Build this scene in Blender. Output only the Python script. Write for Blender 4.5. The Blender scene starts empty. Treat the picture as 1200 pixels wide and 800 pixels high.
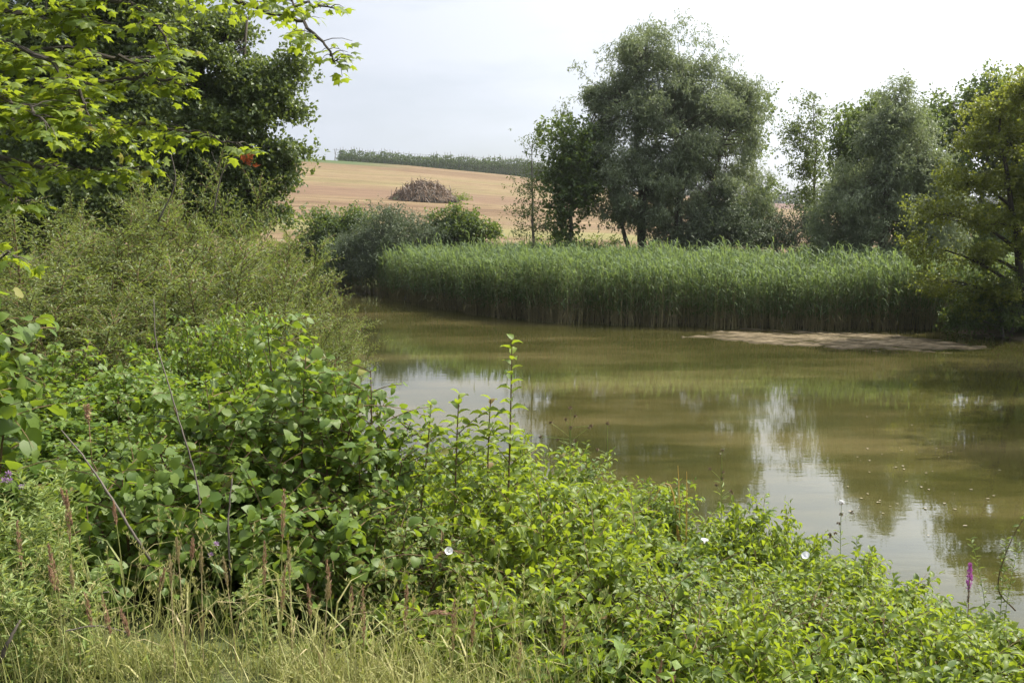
import bpy, math
import numpy as np
from mathutils import Vector, noise as mnoise

R = math.radians
scene = bpy.context.scene
COL = scene.collection
rng = np.random.default_rng(7)

# ------------------------------------------------------------------ camera
F = 1167.0                      # focal length in pixels of a 1200 px wide frame
PITCH = R(7.08)
EYE = 3.5                       # metres above the pond
cam_d = bpy.data.cameras.new('camera')
cam = bpy.data.objects.new('camera', cam_d)
COL.objects.link(cam)
cam_d.sensor_width = 36.0
cam_d.lens = 36.0 * F / 1200.0
cam_d.clip_start = 0.1
cam_d.clip_end = 6000
cam.location = (0, 0, EYE)
cam.rotation_euler = (R(90) - PITCH, 0, 0)
scene.camera = cam

# ------------------------------------------------------------------ sky and sun
SUN_AZ = R(64)                  # to the right of the viewing direction
SUN_EL = R(52)
w = bpy.data.worlds.new('World')
scene.world = w
w.use_nodes = True
nt = w.node_tree
nt.nodes.clear()
wo = nt.nodes.new('ShaderNodeOutputWorld')
bg = nt.nodes.new('ShaderNodeBackground')
sky = nt.nodes.new('ShaderNodeTexSky')
sky.sky_type = 'NISHITA'
sky.sun_disc = False
sky.sun_elevation = SUN_EL
sky.sun_rotation = SUN_AZ
sky.air_density = 1.0
sky.dust_density = 2.0
sky.ozone_density = 1.0
tc = nt.nodes.new('ShaderNodeTexCoord')
mp = nt.nodes.new('ShaderNodeMapping')
mp.inputs['Scale'].default_value = (1.0, 1.0, 4.0)
nz = nt.nodes.new('ShaderNodeTexNoise')
nz.inputs['Scale'].default_value = 2.2
nz.inputs['Detail'].default_value = 6
nz.inputs['Roughness'].default_value = 0.55
rp = nt.nodes.new('ShaderNodeValToRGB')
rp.color_ramp.elements[0].position = 0.36
rp.color_ramp.elements[0].color = (0.5, 0.5, 0.5, 1)
rp.color_ramp.elements[1].position = 0.58
rp.color_ramp.elements[1].color = (1, 1, 1, 1)
mx = nt.nodes.new('ShaderNodeMixRGB')
mx.inputs['Color2'].default_value = (8.6, 8.75, 9.1, 1)     # thin high cloud veil
nt.links.new(tc.outputs['Generated'], mp.inputs['Vector'])
nt.links.new(mp.outputs[0], nz.inputs['Vector'])
nt.links.new(nz.outputs[0], rp.inputs[0])
nt.links.new(rp.outputs[0], mx.inputs['Fac'])
nt.links.new(sky.outputs[0], mx.inputs['Color1'])
# the veil scatters more light around the sun
nrm = nt.nodes.new('ShaderNodeVectorMath'); nrm.operation = 'NORMALIZE'
dot = nt.nodes.new('ShaderNodeVectorMath'); dot.operation = 'DOT_PRODUCT'
dot.inputs[1].default_value = (math.sin(SUN_AZ) * math.cos(SUN_EL), math.cos(SUN_AZ) * math.cos(SUN_EL), math.sin(SUN_EL))
vr = nt.nodes.new('ShaderNodeValToRGB')
stops_ = [(0.0, (.055, .064, .084)), (.2, (.128, .139, .162)), (.42, (.185, .196, .215)), (.53, (.24, .25, .265)), (.68, (.52, .545, .58)), (1.0, (1.0, .98, .95))]
while len(vr.color_ramp.elements) < len(stops_):
    vr.color_ramp.elements.new(.5)
for el_, (p_, c_) in zip(vr.color_ramp.elements, stops_):
    el_.position = p_; el_.color = (*c_, 1)
vg = nt.nodes.new('ShaderNodeMixRGB'); vg.blend_type = 'MULTIPLY'
vg.inputs['Fac'].default_value = 1.0
vg.inputs['Color2'].default_value = (42, 42, 42, 1)
nt.links.new(tc.outputs['Generated'], nrm.inputs[0])
nt.links.new(nrm.outputs[0], dot.inputs[0])
nt.links.new(dot.outputs['Value'], vr.inputs[0])
nt.links.new(vr.outputs[0], vg.inputs['Color1'])
nt.links.new(vg.outputs[0], mx.inputs['Color2'])
nt.links.new(mx.outputs[0], bg.inputs['Color'])
bg.inputs['Strength'].default_value = 0.07
nt.links.new(bg.outputs[0], wo.inputs['Surface'])

sd = bpy.data.lights.new('sun', 'SUN')
sd.energy = 5.0
sd.angle = R(0.6)
sd.color = (1.0, 0.94, 0.80)
sun = bpy.data.objects.new('sun', sd)
COL.objects.link(sun)
sdir = Vector((math.sin(SUN_AZ) * math.cos(SUN_EL), math.cos(SUN_AZ) * math.cos(SUN_EL), math.sin(SUN_EL)))
sun.rotation_euler = sdir.to_track_quat('Z', 'Y').to_euler()

scene.view_settings.view_transform = 'Standard'
scene.view_settings.look = 'None'
scene.view_settings.gamma = 1.0
scene.view_settings.exposure = 0.75
scene.cycles.use_denoising = True
scene.cycles.max_bounces = 6
scene.cycles.diffuse_bounces = 3
scene.cycles.glossy_bounces = 3
scene.cycles.transmission_bounces = 3
scene.cycles.sample_clamp_indirect = 6.0


def at(px, py, d):
    """world point seen at pixel (px,py) of the 1200x800 photograph, d metres ahead"""
    u, v = (px - 600) / F, (400 - py) / F
    c, s = math.cos(PITCH), math.sin(PITCH)
    fy, fz = c + v * s, v * c - s
    k = d / fy
    return np.array((u * k, d, EYE + fz * k))


# ------------------------------------------------------------------ geometry helpers
def unit(a):
    n = np.linalg.norm(a, axis=-1, keepdims=True)
    n[n < 1e-9] = 1
    return a / n


class Acc:
    """collects vertices and faces and becomes one mesh"""
    def __init__(s):
        s.v, s.li, s.lt, s.m, s.t, s.n = [], [], [], [], [], 0

    def add(s, V, loops, totals, mat=0, tint=0.5):
        V = np.asarray(V, float)
        nf = len(totals)
        s.v.append(V)
        s.li.append(np.asarray(loops, np.int64) + s.n)
        s.lt.append(np.asarray(totals, np.int64))
        s.m.append(np.full(nf, mat, np.int32) if np.isscalar(mat) else mat)
        s.t.append(np.full(nf, tint, np.float32) if np.isscalar(tint) else np.asarray(tint, np.float32))
        s.n += len(V)

    def build(s, name, mats, parent=None, smooth=False, loc=None, data_only=False):
        V = np.concatenate(s.v)
        L = np.concatenate(s.li)
        T = np.concatenate(s.lt)
        me = bpy.data.meshes.new(name)
        me.vertices.add(len(V))
        me.vertices.foreach_set('co', V.astype(np.float32).ravel())
        me.loops.add(len(L))
        me.loops.foreach_set('vertex_index', L.astype(np.int32))
        me.polygons.add(len(T))
        me.polygons.foreach_set('loop_start', (np.cumsum(T) - T).astype(np.int32))
        me.polygons.foreach_set('loop_total', T.astype(np.int32))
        me.polygons.foreach_set('material_index', np.concatenate(s.m).astype(np.int32))
        me.polygons.foreach_set('use_smooth', np.full(len(T), smooth))
        at_ = me.attributes.new('tint', 'FLOAT', 'FACE')
        at_.data.foreach_set('value', np.concatenate(s.t).astype(np.float32))
        for m in (mats if isinstance(mats, (list, tuple)) else [mats]):
            me.materials.append(m)
        me.update()
        o = bpy.data.objects.new(name, me)
        COL.objects.link(o)
        if parent is not None:
            o.parent = parent
        if loc is not None:
            o.location = loc
        return o


# leaf templates: x along the leaf (0..1), y across (unit width), z up
def tmpl(verts, faces):
    return np.array(verts, float), np.array([i for f in faces for i in f]), np.array([len(f) for f in faces])


T_RHOMB = tmpl([(0, 0, 0), (.45, -.5, .06), (1, 0, -.05), (.45, .5, .06)], [(0, 1, 2, 3)])
T_FOLD = tmpl([(0, 0, 0), (.5, 0, 0), (1, 0, -.14), (.42, .5, .1), (.42, -.5, .1)], [(0, 4, 2, 1), (0, 1, 2, 3)])
T_OVATE = tmpl([(0, 0, 0), (.36, 0, .01), (.72, 0, -.05), (1.0, 0, -.2),
                (.16, .36, .06), (.48, .48, .1), (.8, .24, 0), (.16, -.36, .06), (.48, -.48, .1), (.8, -.24, 0)],
               [(0, 1, 4), (1, 2, 5, 4), (2, 3, 6, 5), (0, 7, 1), (7, 8, 2, 1), (8, 9, 3, 2)])
T_OVATE[0][:, 0] += 0.0
T_ROUND = tmpl([(0.06, 0, 0), (.38, 0, .02), (.74, 0, -.02), (1.02, 0, -.16),
                (-.02, .26, .02), (.22, .5, .1), (.52, .52, .06), (.82, .3, -.04),
                (-.02, -.26, .02), (.22, -.5, .1), (.52, -.52, .06), (.82, -.3, -.04)],
               [(0, 1, 5, 4), (1, 2, 6, 5), (2, 3, 7, 6), (0, 8, 9, 1), (1, 9, 10, 2), (2, 10, 11, 3)])
T_LANCE = tmpl([(0, 0, 0), (.5, 0, 0), (1, 0, -.12), (.25, .4, .06), (.6, .5, .05), (.25, -.4, .06), (.6, -.5, .05)],
               [(0, 1, 4, 3), (1, 2, 4), (0, 5, 6, 1), (1, 6, 2)])
_mp = [(0, 0), (-.06, .22), (.06, .5), (.18, .34), (.34, .44), (.62, .62), (.53, .3), (.7, .2), (1.0, 0)]
_mv = [(.28, 0, .05)] + [(x, y, -.25 * abs(y) ** 1.5 - .1 * x * x) for x, y in _mp] + \
      [(x, -y, -.25 * abs(y) ** 1.5 - .1 * x * x) for x, y in _mp[1:-1]]
_ring = list(range(1, 10)) + list(range(16, 9, -1))
T_MAPLE = tmpl(_mv, [(0, _ring[(i + 1) % 16], _ring[i]) for i in range(16)])
T_BLADE = tmpl([(0, -.5, 0), (0, .5, 0), (.4, .5, .1), (.4, -.5, .1), (.75, .35, .04), (.75, -.35, .04), (1, 0, -.12)],
               [(0, 3, 2, 1), (3, 5, 4, 2), (5, 6, 4)])


def place(acc, P, D, N, L, W, T, mat=0, tint=None, curl=1.0):
    """instances a template at points P pointing along D with normals near N"""
    n = len(P)
    if n == 0:
        return
    D = unit(np.asarray(D, float))
    N = np.asarray(N, float) + 1e-4
    Y = unit(np.cross(N, D))
    Z = np.cross(D, Y)
    L = np.broadcast_to(np.asarray(L, float), (n,))
    W = np.broadcast_to(np.asarray(W, float), (n,))
    tv, tl, tt = T
    curl = np.broadcast_to(np.asarray(curl, float), (n,))
    V = (P[:, None, :] + D[:, None, :] * (tv[None, :, 0:1] * L[:, None, None])
         + Y[:, None, :] * (tv[None, :, 1:2] * W[:, None, None])
         + Z[:, None, :] * (tv[None, :, 2:3] * (L * curl)[:, None, None]))
    k = len(tv)
    loops = (tl[None, :] + (np.arange(n) * k)[:, None]).ravel()
    tot = np.tile(tt, n)
    if tint is None:
        tint = rng.random(n)
    tint = np.broadcast_to(np.asarray(tint, float), (n,))
    acc.add(V.reshape(-1, 3), loops, tot, mat, np.repeat(tint, len(tt)))


def tube(acc, P, r, sides=5, mat=0, tint=0.5, cap=True):
    P = np.asarray(P, float)
    n = len(P)
    r = np.broadcast_to(np.asarray(r, float), (n,))
    T = np.gradient(P, axis=0)
    T = unit(T)
    ref = np.array((0.31, 0.17, 0.93)) if abs(T[0][2]) < .9 else np.array((1.0, 0.1, 0))
    A = unit(np.cross(T, ref))
    B = np.cross(T, A)
    a = np.arange(sides) * 2 * np.pi / sides
    V = P[:, None] + (A[:, None] * np.cos(a)[None, :, None] + B[:, None] * np.sin(a)[None, :, None]) * r[:, None, None]
    i = np.arange(sides)
    j = (i + 1) % sides
    q = []
    for k in range(n - 1):
        q.append(np.stack([k * sides + i, k * sides + j, (k + 1) * sides + j, (k + 1) * sides + i], 1))
    q = np.concatenate(q)
    loops, tot = q.ravel(), np.full(len(q), 4)
    if cap:
        loops = np.concatenate([loops, (n - 1) * sides + i, i[::-1]])
        tot = np.concatenate([tot, [sides, sides]])
    acc.add(V.reshape(-1, 3), loops, tot, mat, tint)


def bez(a, b, c, n=8):
    t = np.linspace(0, 1, n)[:, None]
    return (1 - t) ** 2 * np.asarray(a, float) + 2 * t * (1 - t) * np.asarray(b, float) + t * t * np.asarray(c, float)


def catmull(pts, per=6):
    P = np.asarray(pts, float)
    P = np.vstack([2 * P[0] - P[1], P, 2 * P[-1] - P[-2]])
    out = []
    for i in range(1, len(P) - 2):
        t = np.linspace(0, 1, per, endpoint=False)[:, None]
        p0, p1, p2, p3 = P[i - 1], P[i], P[i + 1], P[i + 2]
        out.append(.5 * ((2 * p1) + (-p0 + p2) * t + (2 * p0 - 5 * p1 + 4 * p2 - p3) * t ** 2 + (-p0 + 3 * p1 - 3 * p2 + p3) * t ** 3))
    out.append(P[-2][None])
    return np.vstack(out)


def rdir(n, up=0.0):
    v = rng.normal(size=(n, 3))
    v = unit(v)
    v[:, 2] += up
    return unit(v)


# ------------------------------------------------------------------ tagging
def tag(o, label=None, cat=None, group=None, kind=None):
    if label: o['label'] = label
    if cat: o['category'] = cat
    if group: o['group'] = group
    if kind: o['kind'] = kind
    elif cat: o['kind'] = 'thing'
    return o


def thing(name, label, cat, loc=(0, 0, 0), group=None):
    o = bpy.data.objects.new(name, None)
    COL.objects.link(o)
    o.location = [float(c) for c in loc]
    return tag(o, label, cat, group, 'thing')


def dup(root, loc, rz=0.0, sc=1.0, label=None, group=None):
    r = root.copy(); COL.objects.link(r)
    r.location = [float(c) for c in loc]
    r.rotation_euler = (0, 0, rz)
    r.scale = (sc, sc, sc) if np.isscalar(sc) else sc
    if label: r['label'] = label
    if group: r['group'] = group
    for ch in list(root.children):
        c = ch.copy(); COL.objects.link(c); c.parent = r
        for g in ch.children:
            d = g.copy(); COL.objects.link(d); d.parent = c
    return r


# ------------------------------------------------------------------ materials
def newmat(name):
    m = bpy.data.materials.new(name)
    m.use_nodes = True
    n = m.node_tree
    n.nodes.clear()
    out = n.nodes.new('ShaderNodeOutputMaterial')
    return m, n, out


def leafmat(name, c1, c2, trans, rough=0.45, spec=0.4, tw=0.35, under=None, old=None):
    """leaf surface: two tones mixed per leaf, some light passing through"""
    m, n, out = newmat(name)
    a = n.nodes.new('ShaderNodeAttribute'); a.attribute_name = 'tint'
    mix = n.nodes.new('ShaderNodeMixRGB')
    mix.inputs[1].default_value = (*c1, 1); mix.inputs[2].default_value = (*c2, 1)
    n.links.new(a.outputs['Fac'], mix.inputs[0])
    col = mix.outputs[0]
    if old:
        gt = n.nodes.new('ShaderNodeMath'); gt.operation = 'GREATER_THAN'; gt.inputs[1].default_value = .985
        n.links.new(a.outputs['Fac'], gt.inputs[0])
        mo = n.nodes.new('ShaderNodeMixRGB'); mo.inputs[2].default_value = (*old, 1)
        n.links.new(gt.outputs[0], mo.inputs[0]); n.links.new(col, mo.inputs[1])
        col = mo.outputs[0]
    if under:
        g = n.nodes.new('ShaderNodeNewGeometry')
        mu = n.nodes.new('ShaderNodeMixRGB'); mu.inputs[2].default_value = (*under, 1)
        n.links.new(g.outputs['Backfacing'], mu.inputs[0]); n.links.new(col, mu.inputs[1])
        col = mu.outputs[0]
    p = n.nodes.new('ShaderNodeBsdfPrincipled')
    p.inputs['Roughness'].default_value = rough
    p.inputs['Specular IOR Level'].default_value = spec
    n.links.new(col, p.inputs['Base Color'])
    t = n.nodes.new('ShaderNodeBsdfTranslucent')
    t.inputs['Color'].default_value = (*trans, 1)
    ms = n.nodes.new('ShaderNodeMixShader'); ms.inputs[0].default_value = tw
    n.links.new(p.outputs[0], ms.inputs[1]); n.links.new(t.outputs[0], ms.inputs[2])
    n.links.new(ms.outputs[0], out.inputs[0])
    return m


def barkmat(name, c1, c2, scale=8.0, rough=0.85):
    m, n, out = newmat(name)
    t = n.nodes.new('ShaderNodeTexCoord')
    mp_ = n.nodes.new('ShaderNodeMapping'); mp_.inputs['Scale'].default_value = (1, 1, .25)
    z = n.nodes.new('ShaderNodeTexNoise'); z.inputs['Scale'].default_value = scale; z.inputs['Detail'].default_value = 5
    mix = n.nodes.new('ShaderNodeMixRGB')
    mix.inputs[1].default_value = (*c1, 1); mix.inputs[2].default_value = (*c2, 1)
    p = n.nodes.new('ShaderNodeBsdfPrincipled'); p.inputs['Roughness'].default_value = rough
    p.inputs['Specular IOR Level'].default_value = 0.2
    b = n.nodes.new('ShaderNodeBump'); b.inputs['Strength'].default_value = .5; b.inputs['Distance'].default_value = .02
    L = n.links.new
    L(t.outputs['Object'], mp_.inputs[0]); L(mp_.outputs[0], z.inputs['Vector']); L(z.outputs[0], mix.inputs[0])
    L(mix.outputs[0], p.inputs['Base Color']); L(z.outputs[0], b.inputs['Height']); L(b.outputs[0], p.inputs['Normal'])
    L(p.outputs[0], out.inputs[0])
    return m


def plain(name, c1, c2=None, rough=0.7, tw=0.0):
    return leafmat(name, c1, c2 or c1, c1, rough, .25, tw)


M = {}
M['willow_far'] = leafmat('willow_leaf_far', (.11, .145, .078), (.26, .30, .19), (.24, .29, .11), .48, .45, .36)
M['willow_pale'] = leafmat('willow_leaf_pale', (.085, .115, .065), (.15, .18, .115), (.12, .16, .06), .5, .35, .25)
M['willow_near'] = leafmat('willow_leaf_near', (.055, .085, .02), (.155, .19, .055), (.25, .31, .045), .45, .4, .36, under=(.15, .185, .085))
M['alder_dark'] = leafmat('alder_leaf_dark', (.05, .08, .026), (.10, .135, .045), (.20, .26, .04), .42, .45, .36)
M['broad_dark'] = leafmat('broad_leaf_dark', (.05, .085, .028), (.09, .13, .042), (.20, .27, .04), .45, .35, .36)
M['alder_gold'] = leafmat('alder_leaf_gold', (.08, .11, .022), (.165, .19, .035), (.32, .36, .04), .45, .35, .4)
M['maple'] = leafmat('maple_leaf', (.08, .13, .02), (.16, .21, .03), (.31, .38, .025), .45, .35, .46, old=(.32, .28, .05))
M['red'] = leafmat('withered_leaf', (.22, .05, .025), (.3, .09, .04), (.3, .08, .03), .5, .3, .4)
M['dogwood'] = leafmat('dogwood_leaf', (.07, .115, .018), (.17, .22, .03), (.34, .43, .025), .48, .33, .4, under=(.12, .17, .045), old=(.16, .10, .035))
M['dogwood_deep'] = leafmat('dogwood_leaf_deep', (.055, .10, .02), (.125, .175, .035), (.28, .37, .028), .47, .35, .38, under=(.10, .15, .05), old=(.16, .13, .04))
M['nettle'] = leafmat('bramble_leaf', (.065, .125, .02), (.14, .205, .035), (.26, .36, .025), .48, .35, .38, under=(.13, .2, .07))
M['hazel'] = leafmat('hazel_leaf', (.06, .11, .018), (.12, .175, .03), (.24, .33, .022), .5, .32, .4, under=(.13, .19, .08), old=(.2, .19, .05))
M['thistle'] = leafmat('thistle_leaf', (.14, .21, .055), (.25, .30, .11), (.36, .42, .08), .5, .35, .36)
M['small'] = leafmat('small_leaf', (.08, .12, .03), (.16, .20, .06), (.26, .32, .05), .5, .35, .34)
M['reed'] = leafmat('reed_blade', (.055, .095, .042), (.165, .22, .095), (.25, .34, .085), .55, .22, .36)
M['reed_stem'] = leafmat('reed_stem', (.22, .20, .09), (.36, .30, .16), (.3, .3, .12), .6, .3, .2)
M['grass'] = leafmat('grass_blade', (.13, .18, .04), (.38, .35, .15), (.36, .38, .10), .55, .3, .34)
M['greengrass'] = leafmat('green_grass_blade', (.10, .17, .03), (.17, .24, .05), (.24, .34, .05), .5, .3, .3)
M['straw'] = leafmat('dry_stalk', (.3, .24, .12), (.42, .35, .2), (.35, .28, .12), .6, .3, .2)
M['seed'] = leafmat('reddish_seed', (.22, .125, .08), (.46, .30, .20), (.40, .25, .15), .7, .2, .2)
M['hop'] = leafmat('hop_leaf', (.05, .085, .022), (.10, .145, .04), (.15, .22, .04), .6, .15, .2)
M['forest'] = leafmat('forest_leaf', (.035, .055, .03), (.06, .08, .045), (.06, .08, .03), .6, .2, .15)
M['bark'] = barkmat('grey_bark', (.09, .075, .055), (.17, .15, .12))
M['bark_dark'] = barkmat('dark_bark', (.045, .038, .03), (.09, .078, .062))
M['twig'] = barkmat('brown_twig', (.10, .065, .035), (.16, .11, .06), 20)
M['dead'] = barkmat('weathered_dead_wood', (.065, .055, .045), (.15, .13, .11), 14)
M['white'] = leafmat('white_petal', (.75, .75, .78), (.82, .82, .84), (.7, .7, .75), .5, .3, .3)
M['purple'] = leafmat('purple_petal', (.38, .09, .36), (.5, .14, .5), (.45, .1, .4), .5, .3, .3)
M['lilac'] = leafmat('lilac_petal', (.35, .22, .4), (.5, .35, .55), (.4, .25, .4), .6, .3, .3)
M['brown'] = leafmat('brown_seedhead', (.12, .08, .05), (.24, .18, .13), (.15, .1, .05), .7, .2, .1)
M['orange'] = leafmat('ochre_blade', (.34, .22, .06), (.46, .32, .10), (.4, .28, .06), .5, .3, .35)
M['pole'] = barkmat('hop_pole_wood', (.1, .08, .06), (.18, .15, .12))

# ------------------------------------------------------------------ terrain
POND = np.array([(18, 5.0), (12, 5.2), (5, 6.4), (2.2, 7.6), (.2, 9.2), (-1.8, 12), (-3.3, 17), (-5.2, 25), (-7.6, 34), (-9.5, 42),
                 (-9, 46), (-6.4, 46.5), (-3.5, 41), (-1.2, 36.5), (.6, 34.6), (6.5, 32.8), (11, 32), (13.2, 31.4), (14.4, 29.5), (15.0, 27), (15.2, 22), (15.6, 16), (17, 10)])


def pond_sd(x, y):
    """signed distance to the pond outline, negative inside"""
    x = np.asarray(x, float); y = np.asarray(y, float)
    d = np.full(x.shape, 1e9); ins = np.zeros(x.shape, bool)
    n = len(POND)
    for i in range(n):
        ax, ay = POND[i]; bx, by = POND[(i + 1) % n]
        ex, ey = bx - ax, by - ay
        t = np.clip(((x - ax) * ex + (y - ay) * ey) / (ex * ex + ey * ey), 0, 1)
        d = np.minimum(d, np.hypot(x - ax - t * ex, y - ay - t * ey))
        c = ((ay > y) != (by > y)) & (x < ex * (y - ay) / (ey if ey else 1e-9) + ax)
        ins ^= c
    return np.where(ins, -d, d)


def vnoise(x, y, s, seed=0.0):
    x = np.asarray(x, float) * s + seed; y = np.asarray(y, float) * s - seed * 1.7
    return (np.sin(x * 1.3 + np.sin(y * 1.1 + 1.2) * 1.4) + np.sin(y * 1.7 + np.sin(x * .9) * 1.3) + np.sin((x + y) * .77 + 2.1)) / 3


def ground_z(x, y):
    x = np.asarray(x, float); y = np.asarray(y, float)
    sd_ = pond_sd(x, y)
    near = np.clip(sd_ * .36, -.9, 9)
    near = 1.85 - np.log1p(np.exp((1.85 - near) * 6)) / 6 + .03 * vnoise(x, y, 2.2)
    near = np.where(sd_ < 0, np.clip(sd_ * .25, -.8, 0), near)
    yy = np.maximum(y, 1)
    u = np.clip(x / yy, -1.5, 1.5)
    ec = np.interp(u, [-1, -.5, -.205, -.103, 0, .257, .5, 1], [.07, .066, .0583, .0514, .0411, .0075, .002, .002])
    ep = np.interp(u, [-1, -.5, -.205, -.103, 0, .257, .5, 1], [.056, .056, .0475, .042, .037, .0140, .008, .008])
    zc = 3.5 + 200 * ec
    zp = 3.5 + 350 * ep
    base = .9 + .002 * np.maximum(y - 40, 0)
    t1 = np.clip((yy - 52) / 148, 0, 1)
    t1 = t1 * (1.12 - .12 * t1)
    t2 = np.clip((yy - 200) / 150, 0, 1)
    hill = base * 0 + .95 + (zc - .95) * t1 + (zp - zc) * t2
    hill = hill + .10 * vnoise(x, y, .12) * np.clip((yy - 60) / 40, 0, 1)
    far = np.where(sd_ < 0, np.clip(sd_ * .3, -.8, 0), np.minimum(hill, np.clip(sd_ * .3, 0, None) * 1.0))
    far = np.where((sd_ > 0) & (yy > 52), np.maximum(far, hill), far)
    wf = np.clip((y - 27) / 6, 0, 1)
    return near * (1 - wf) + far * wf


def gz(x, y):
    return float(ground_z(np.array([x]), np.array([y]))[0])


def axis(lo, hi, fine, n):
    s = np.linspace(-1, 1, n)
    a = np.sinh(s * 5.2) / math.sinh(5.2)
    return np.where(a < 0, -a * lo, a * hi) + 0.0


gx = np.unique(np.concatenate([np.arange(-24, 34, .42), axis(-900, 900, 1, 130)]))
gy = np.unique(np.concatenate([np.arange(-6, 64, .42), np.arange(64, 240, 2.5), np.geomspace(240, 1000, 24), -np.geomspace(6, 120, 12)]))
GX, GY = np.meshgrid(gx, gy)
GZ = ground_z(GX, GY)
a = Acc()
nx, ny = len(gx), len(gy)
idx = np.arange(nx * ny).reshape(ny, nx)
q = np.stack([idx[:-1, :-1], idx[:-1, 1:], idx[1:, 1:], idx[1:, :-1]], -1).reshape(-1, 4)
a.add(np.stack([GX, GY, GZ], -1).reshape(-1, 3), q.ravel(), np.full(len(q), 4))

m, n, out = newmat('ground_soil_and_stubble')
L = n.links.new
geo = n.nodes.new('ShaderNodeNewGeometry')
sep = n.nodes.new('ShaderNodeSeparateXYZ'); L(geo.outputs['Position'], sep.inputs[0])


def nnoise(scale, sc3=(1, 1, 1), detail=5, rough=.6):
    mp_ = n.nodes.new('ShaderNodeMapping'); mp_.inputs['Scale'].default_value = sc3
    z = n.nodes.new('ShaderNodeTexNoise'); z.inputs['Scale'].default_value = scale
    z.inputs['Detail'].default_value = detail; z.inputs['Roughness'].default_value = rough
    L(geo.outputs['Position'], mp_.inputs[0]); L(mp_.outputs[0], z.inputs['Vector'])
    return z.outputs[0]


def nramp(fac, stops):
    r_ = n.nodes.new('ShaderNodeValToRGB')
    while len(r_.color_ramp.elements) < len(stops):
        r_.color_ramp.elements.new(.5)
    for e, (p_, c_) in zip(r_.color_ramp.elements, stops):
        e.position = p_; e.color = (*c_, 1)
    L(fac, r_.inputs[0])
    return r_.outputs[0]


def nmix(f, c1, c2, mode='MIX'):
    x_ = n.nodes.new('ShaderNodeMixRGB'); x_.blend_type = mode
    for sock, v in ((x_.inputs[0], f), (x_.inputs[1], c1), (x_.inputs[2], c2)):
        if isinstance(v, tuple): sock.default_value = (*v, 1)
        elif isinstance(v, (int, float)): sock.default_value = v
        else: L(v, sock)
    return x_.outputs[0]


def nmath(op, a_, b_=None, c_=None):
    x_ = n.nodes.new('ShaderNodeMath'); x_.operation = op
    for i_, v in enumerate((a_, b_, c_)):
        if v is None: continue
        if isinstance(v, (int, float)): x_.inputs[i_].default_value = v
        else: L(v, x_.inputs[i_])
    return x_.outputs[0]


def nrange(v, lo, hi):
    x_ = n.nodes.new('ShaderNodeMapRange'); x_.inputs[1].default_value = lo; x_.inputs[2].default_value = hi
    L(v, x_.inputs[0]); return x_.outputs[0]


bands = nramp(nnoise(.05, (.22, 1.6, 1), 6), [(.3, (.125, .082, .054)), (.45, (.175, .124, .08)), (.56, (.212, .16, .10)), (.7, (.175, .15, .08))])
fine = nramp(nnoise(.8, (.22, 3.4, 1), 9, .85), [(.40, (.45, .42, .40)), (.60, (1.2, 1.2, 1.17))])
stub = nmix(1.0, bands, fine, 'MULTIPLY')
rows = nramp(nnoise(.9, (.025, 1.5, 1), 3, .6), [(.38, (.74, .7, .66)), (.6, (1.12, 1.11, 1.06))])
stub = nmix(1.0, stub, rows, 'MULTIPLY')
weedy = nrange(nnoise(.11, (.5, 1.4, 1), 7, .75), .54, .66)
stub = nmix(nmath('MULTIPLY', weedy, .5), stub, (.15, .15, .065))
# a ploughed strip and a green strip low on the field
warp = nmath('MULTIPLY_ADD', nnoise(.06, (1, 1, 1), 2), 9.0, sep.outputs[1])
warp = nmath('MULTIPLY_ADD', sep.outputs[0], -.06, warp)
pl1 = nmath('MULTIPLY', nrange(warp, 80.5, 82), nrange(warp, 87.5, 85.5))
stub = nmix(nmath('MULTIPLY', pl1, .55), stub, (.14, .088, .062))
pl2 = nmath('MULTIPLY', nrange(warp, 103, 106), nrange(warp, 122, 117))
stub = nmix(nmath('MULTIPLY', pl2, .45), stub, (.145, .092, .066))
gr2 = nmath('MULTIPLY', nrange(warp, 71, 73), nrange(warp, 79, 77))
gr2 = nmath('MULTIPLY', gr2, nrange(nnoise(.09, (.5, 1, 1), 3), .42, .56))
stub = nmix(nmath('MULTIPLY', gr2, .6), stub, (.17, .175, .065))
farbrown = nmath('MULTIPLY', nrange(sep.outputs[1], 215, 225), nrange(sep.outputs[0], 40, 60))
stub = nmix(farbrown, stub, (.13, .085, .07))
# green crop along the left end of the crest
crest = nmath('MULTIPLY', nrange(sep.outputs[1], 176, 184), nrange(sep.outputs[0], -18, -30))
stub = nmix(crest, stub, (.06, .085, .035))
bank = nramp(nnoise(1.4, (1, 1, 1), 6), [(.3, (.035, .04, .018)), (.5, (.07, .085, .03)), (.7, (.12, .11, .06))])
isfield = nrange(nmath('MULTIPLY_ADD', nnoise(.4), 6.0, sep.outputs[1]), 58.5, 61)
col = nmix(isfield, bank, stub)
mud = nrange(sep.outputs[2], .22, .04)
col = nmix(mud, col, (.12, .095, .06))
p = n.nodes.new('ShaderNodeBsdfPrincipled'); p.inputs['Roughness'].default_value = .95
p.inputs['Specular IOR Level'].default_value = .1
L(col, p.inputs['Base Color'])
b = n.nodes.new('ShaderNodeBump'); b.inputs['Strength'].default_value = .6; b.inputs['Distance'].default_value = .12
L(nnoise(3, (1, 1, 1), 6, .7), b.inputs['Height']); L(b.outputs[0], p.inputs['Normal'])
L(p.outputs[0], out.inputs[0])
ground = a.build('ground', m, smooth=True)
tag(ground, 'bank and stubble field rising to a crest behind the pond', 'ground', kind='structure')

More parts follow.
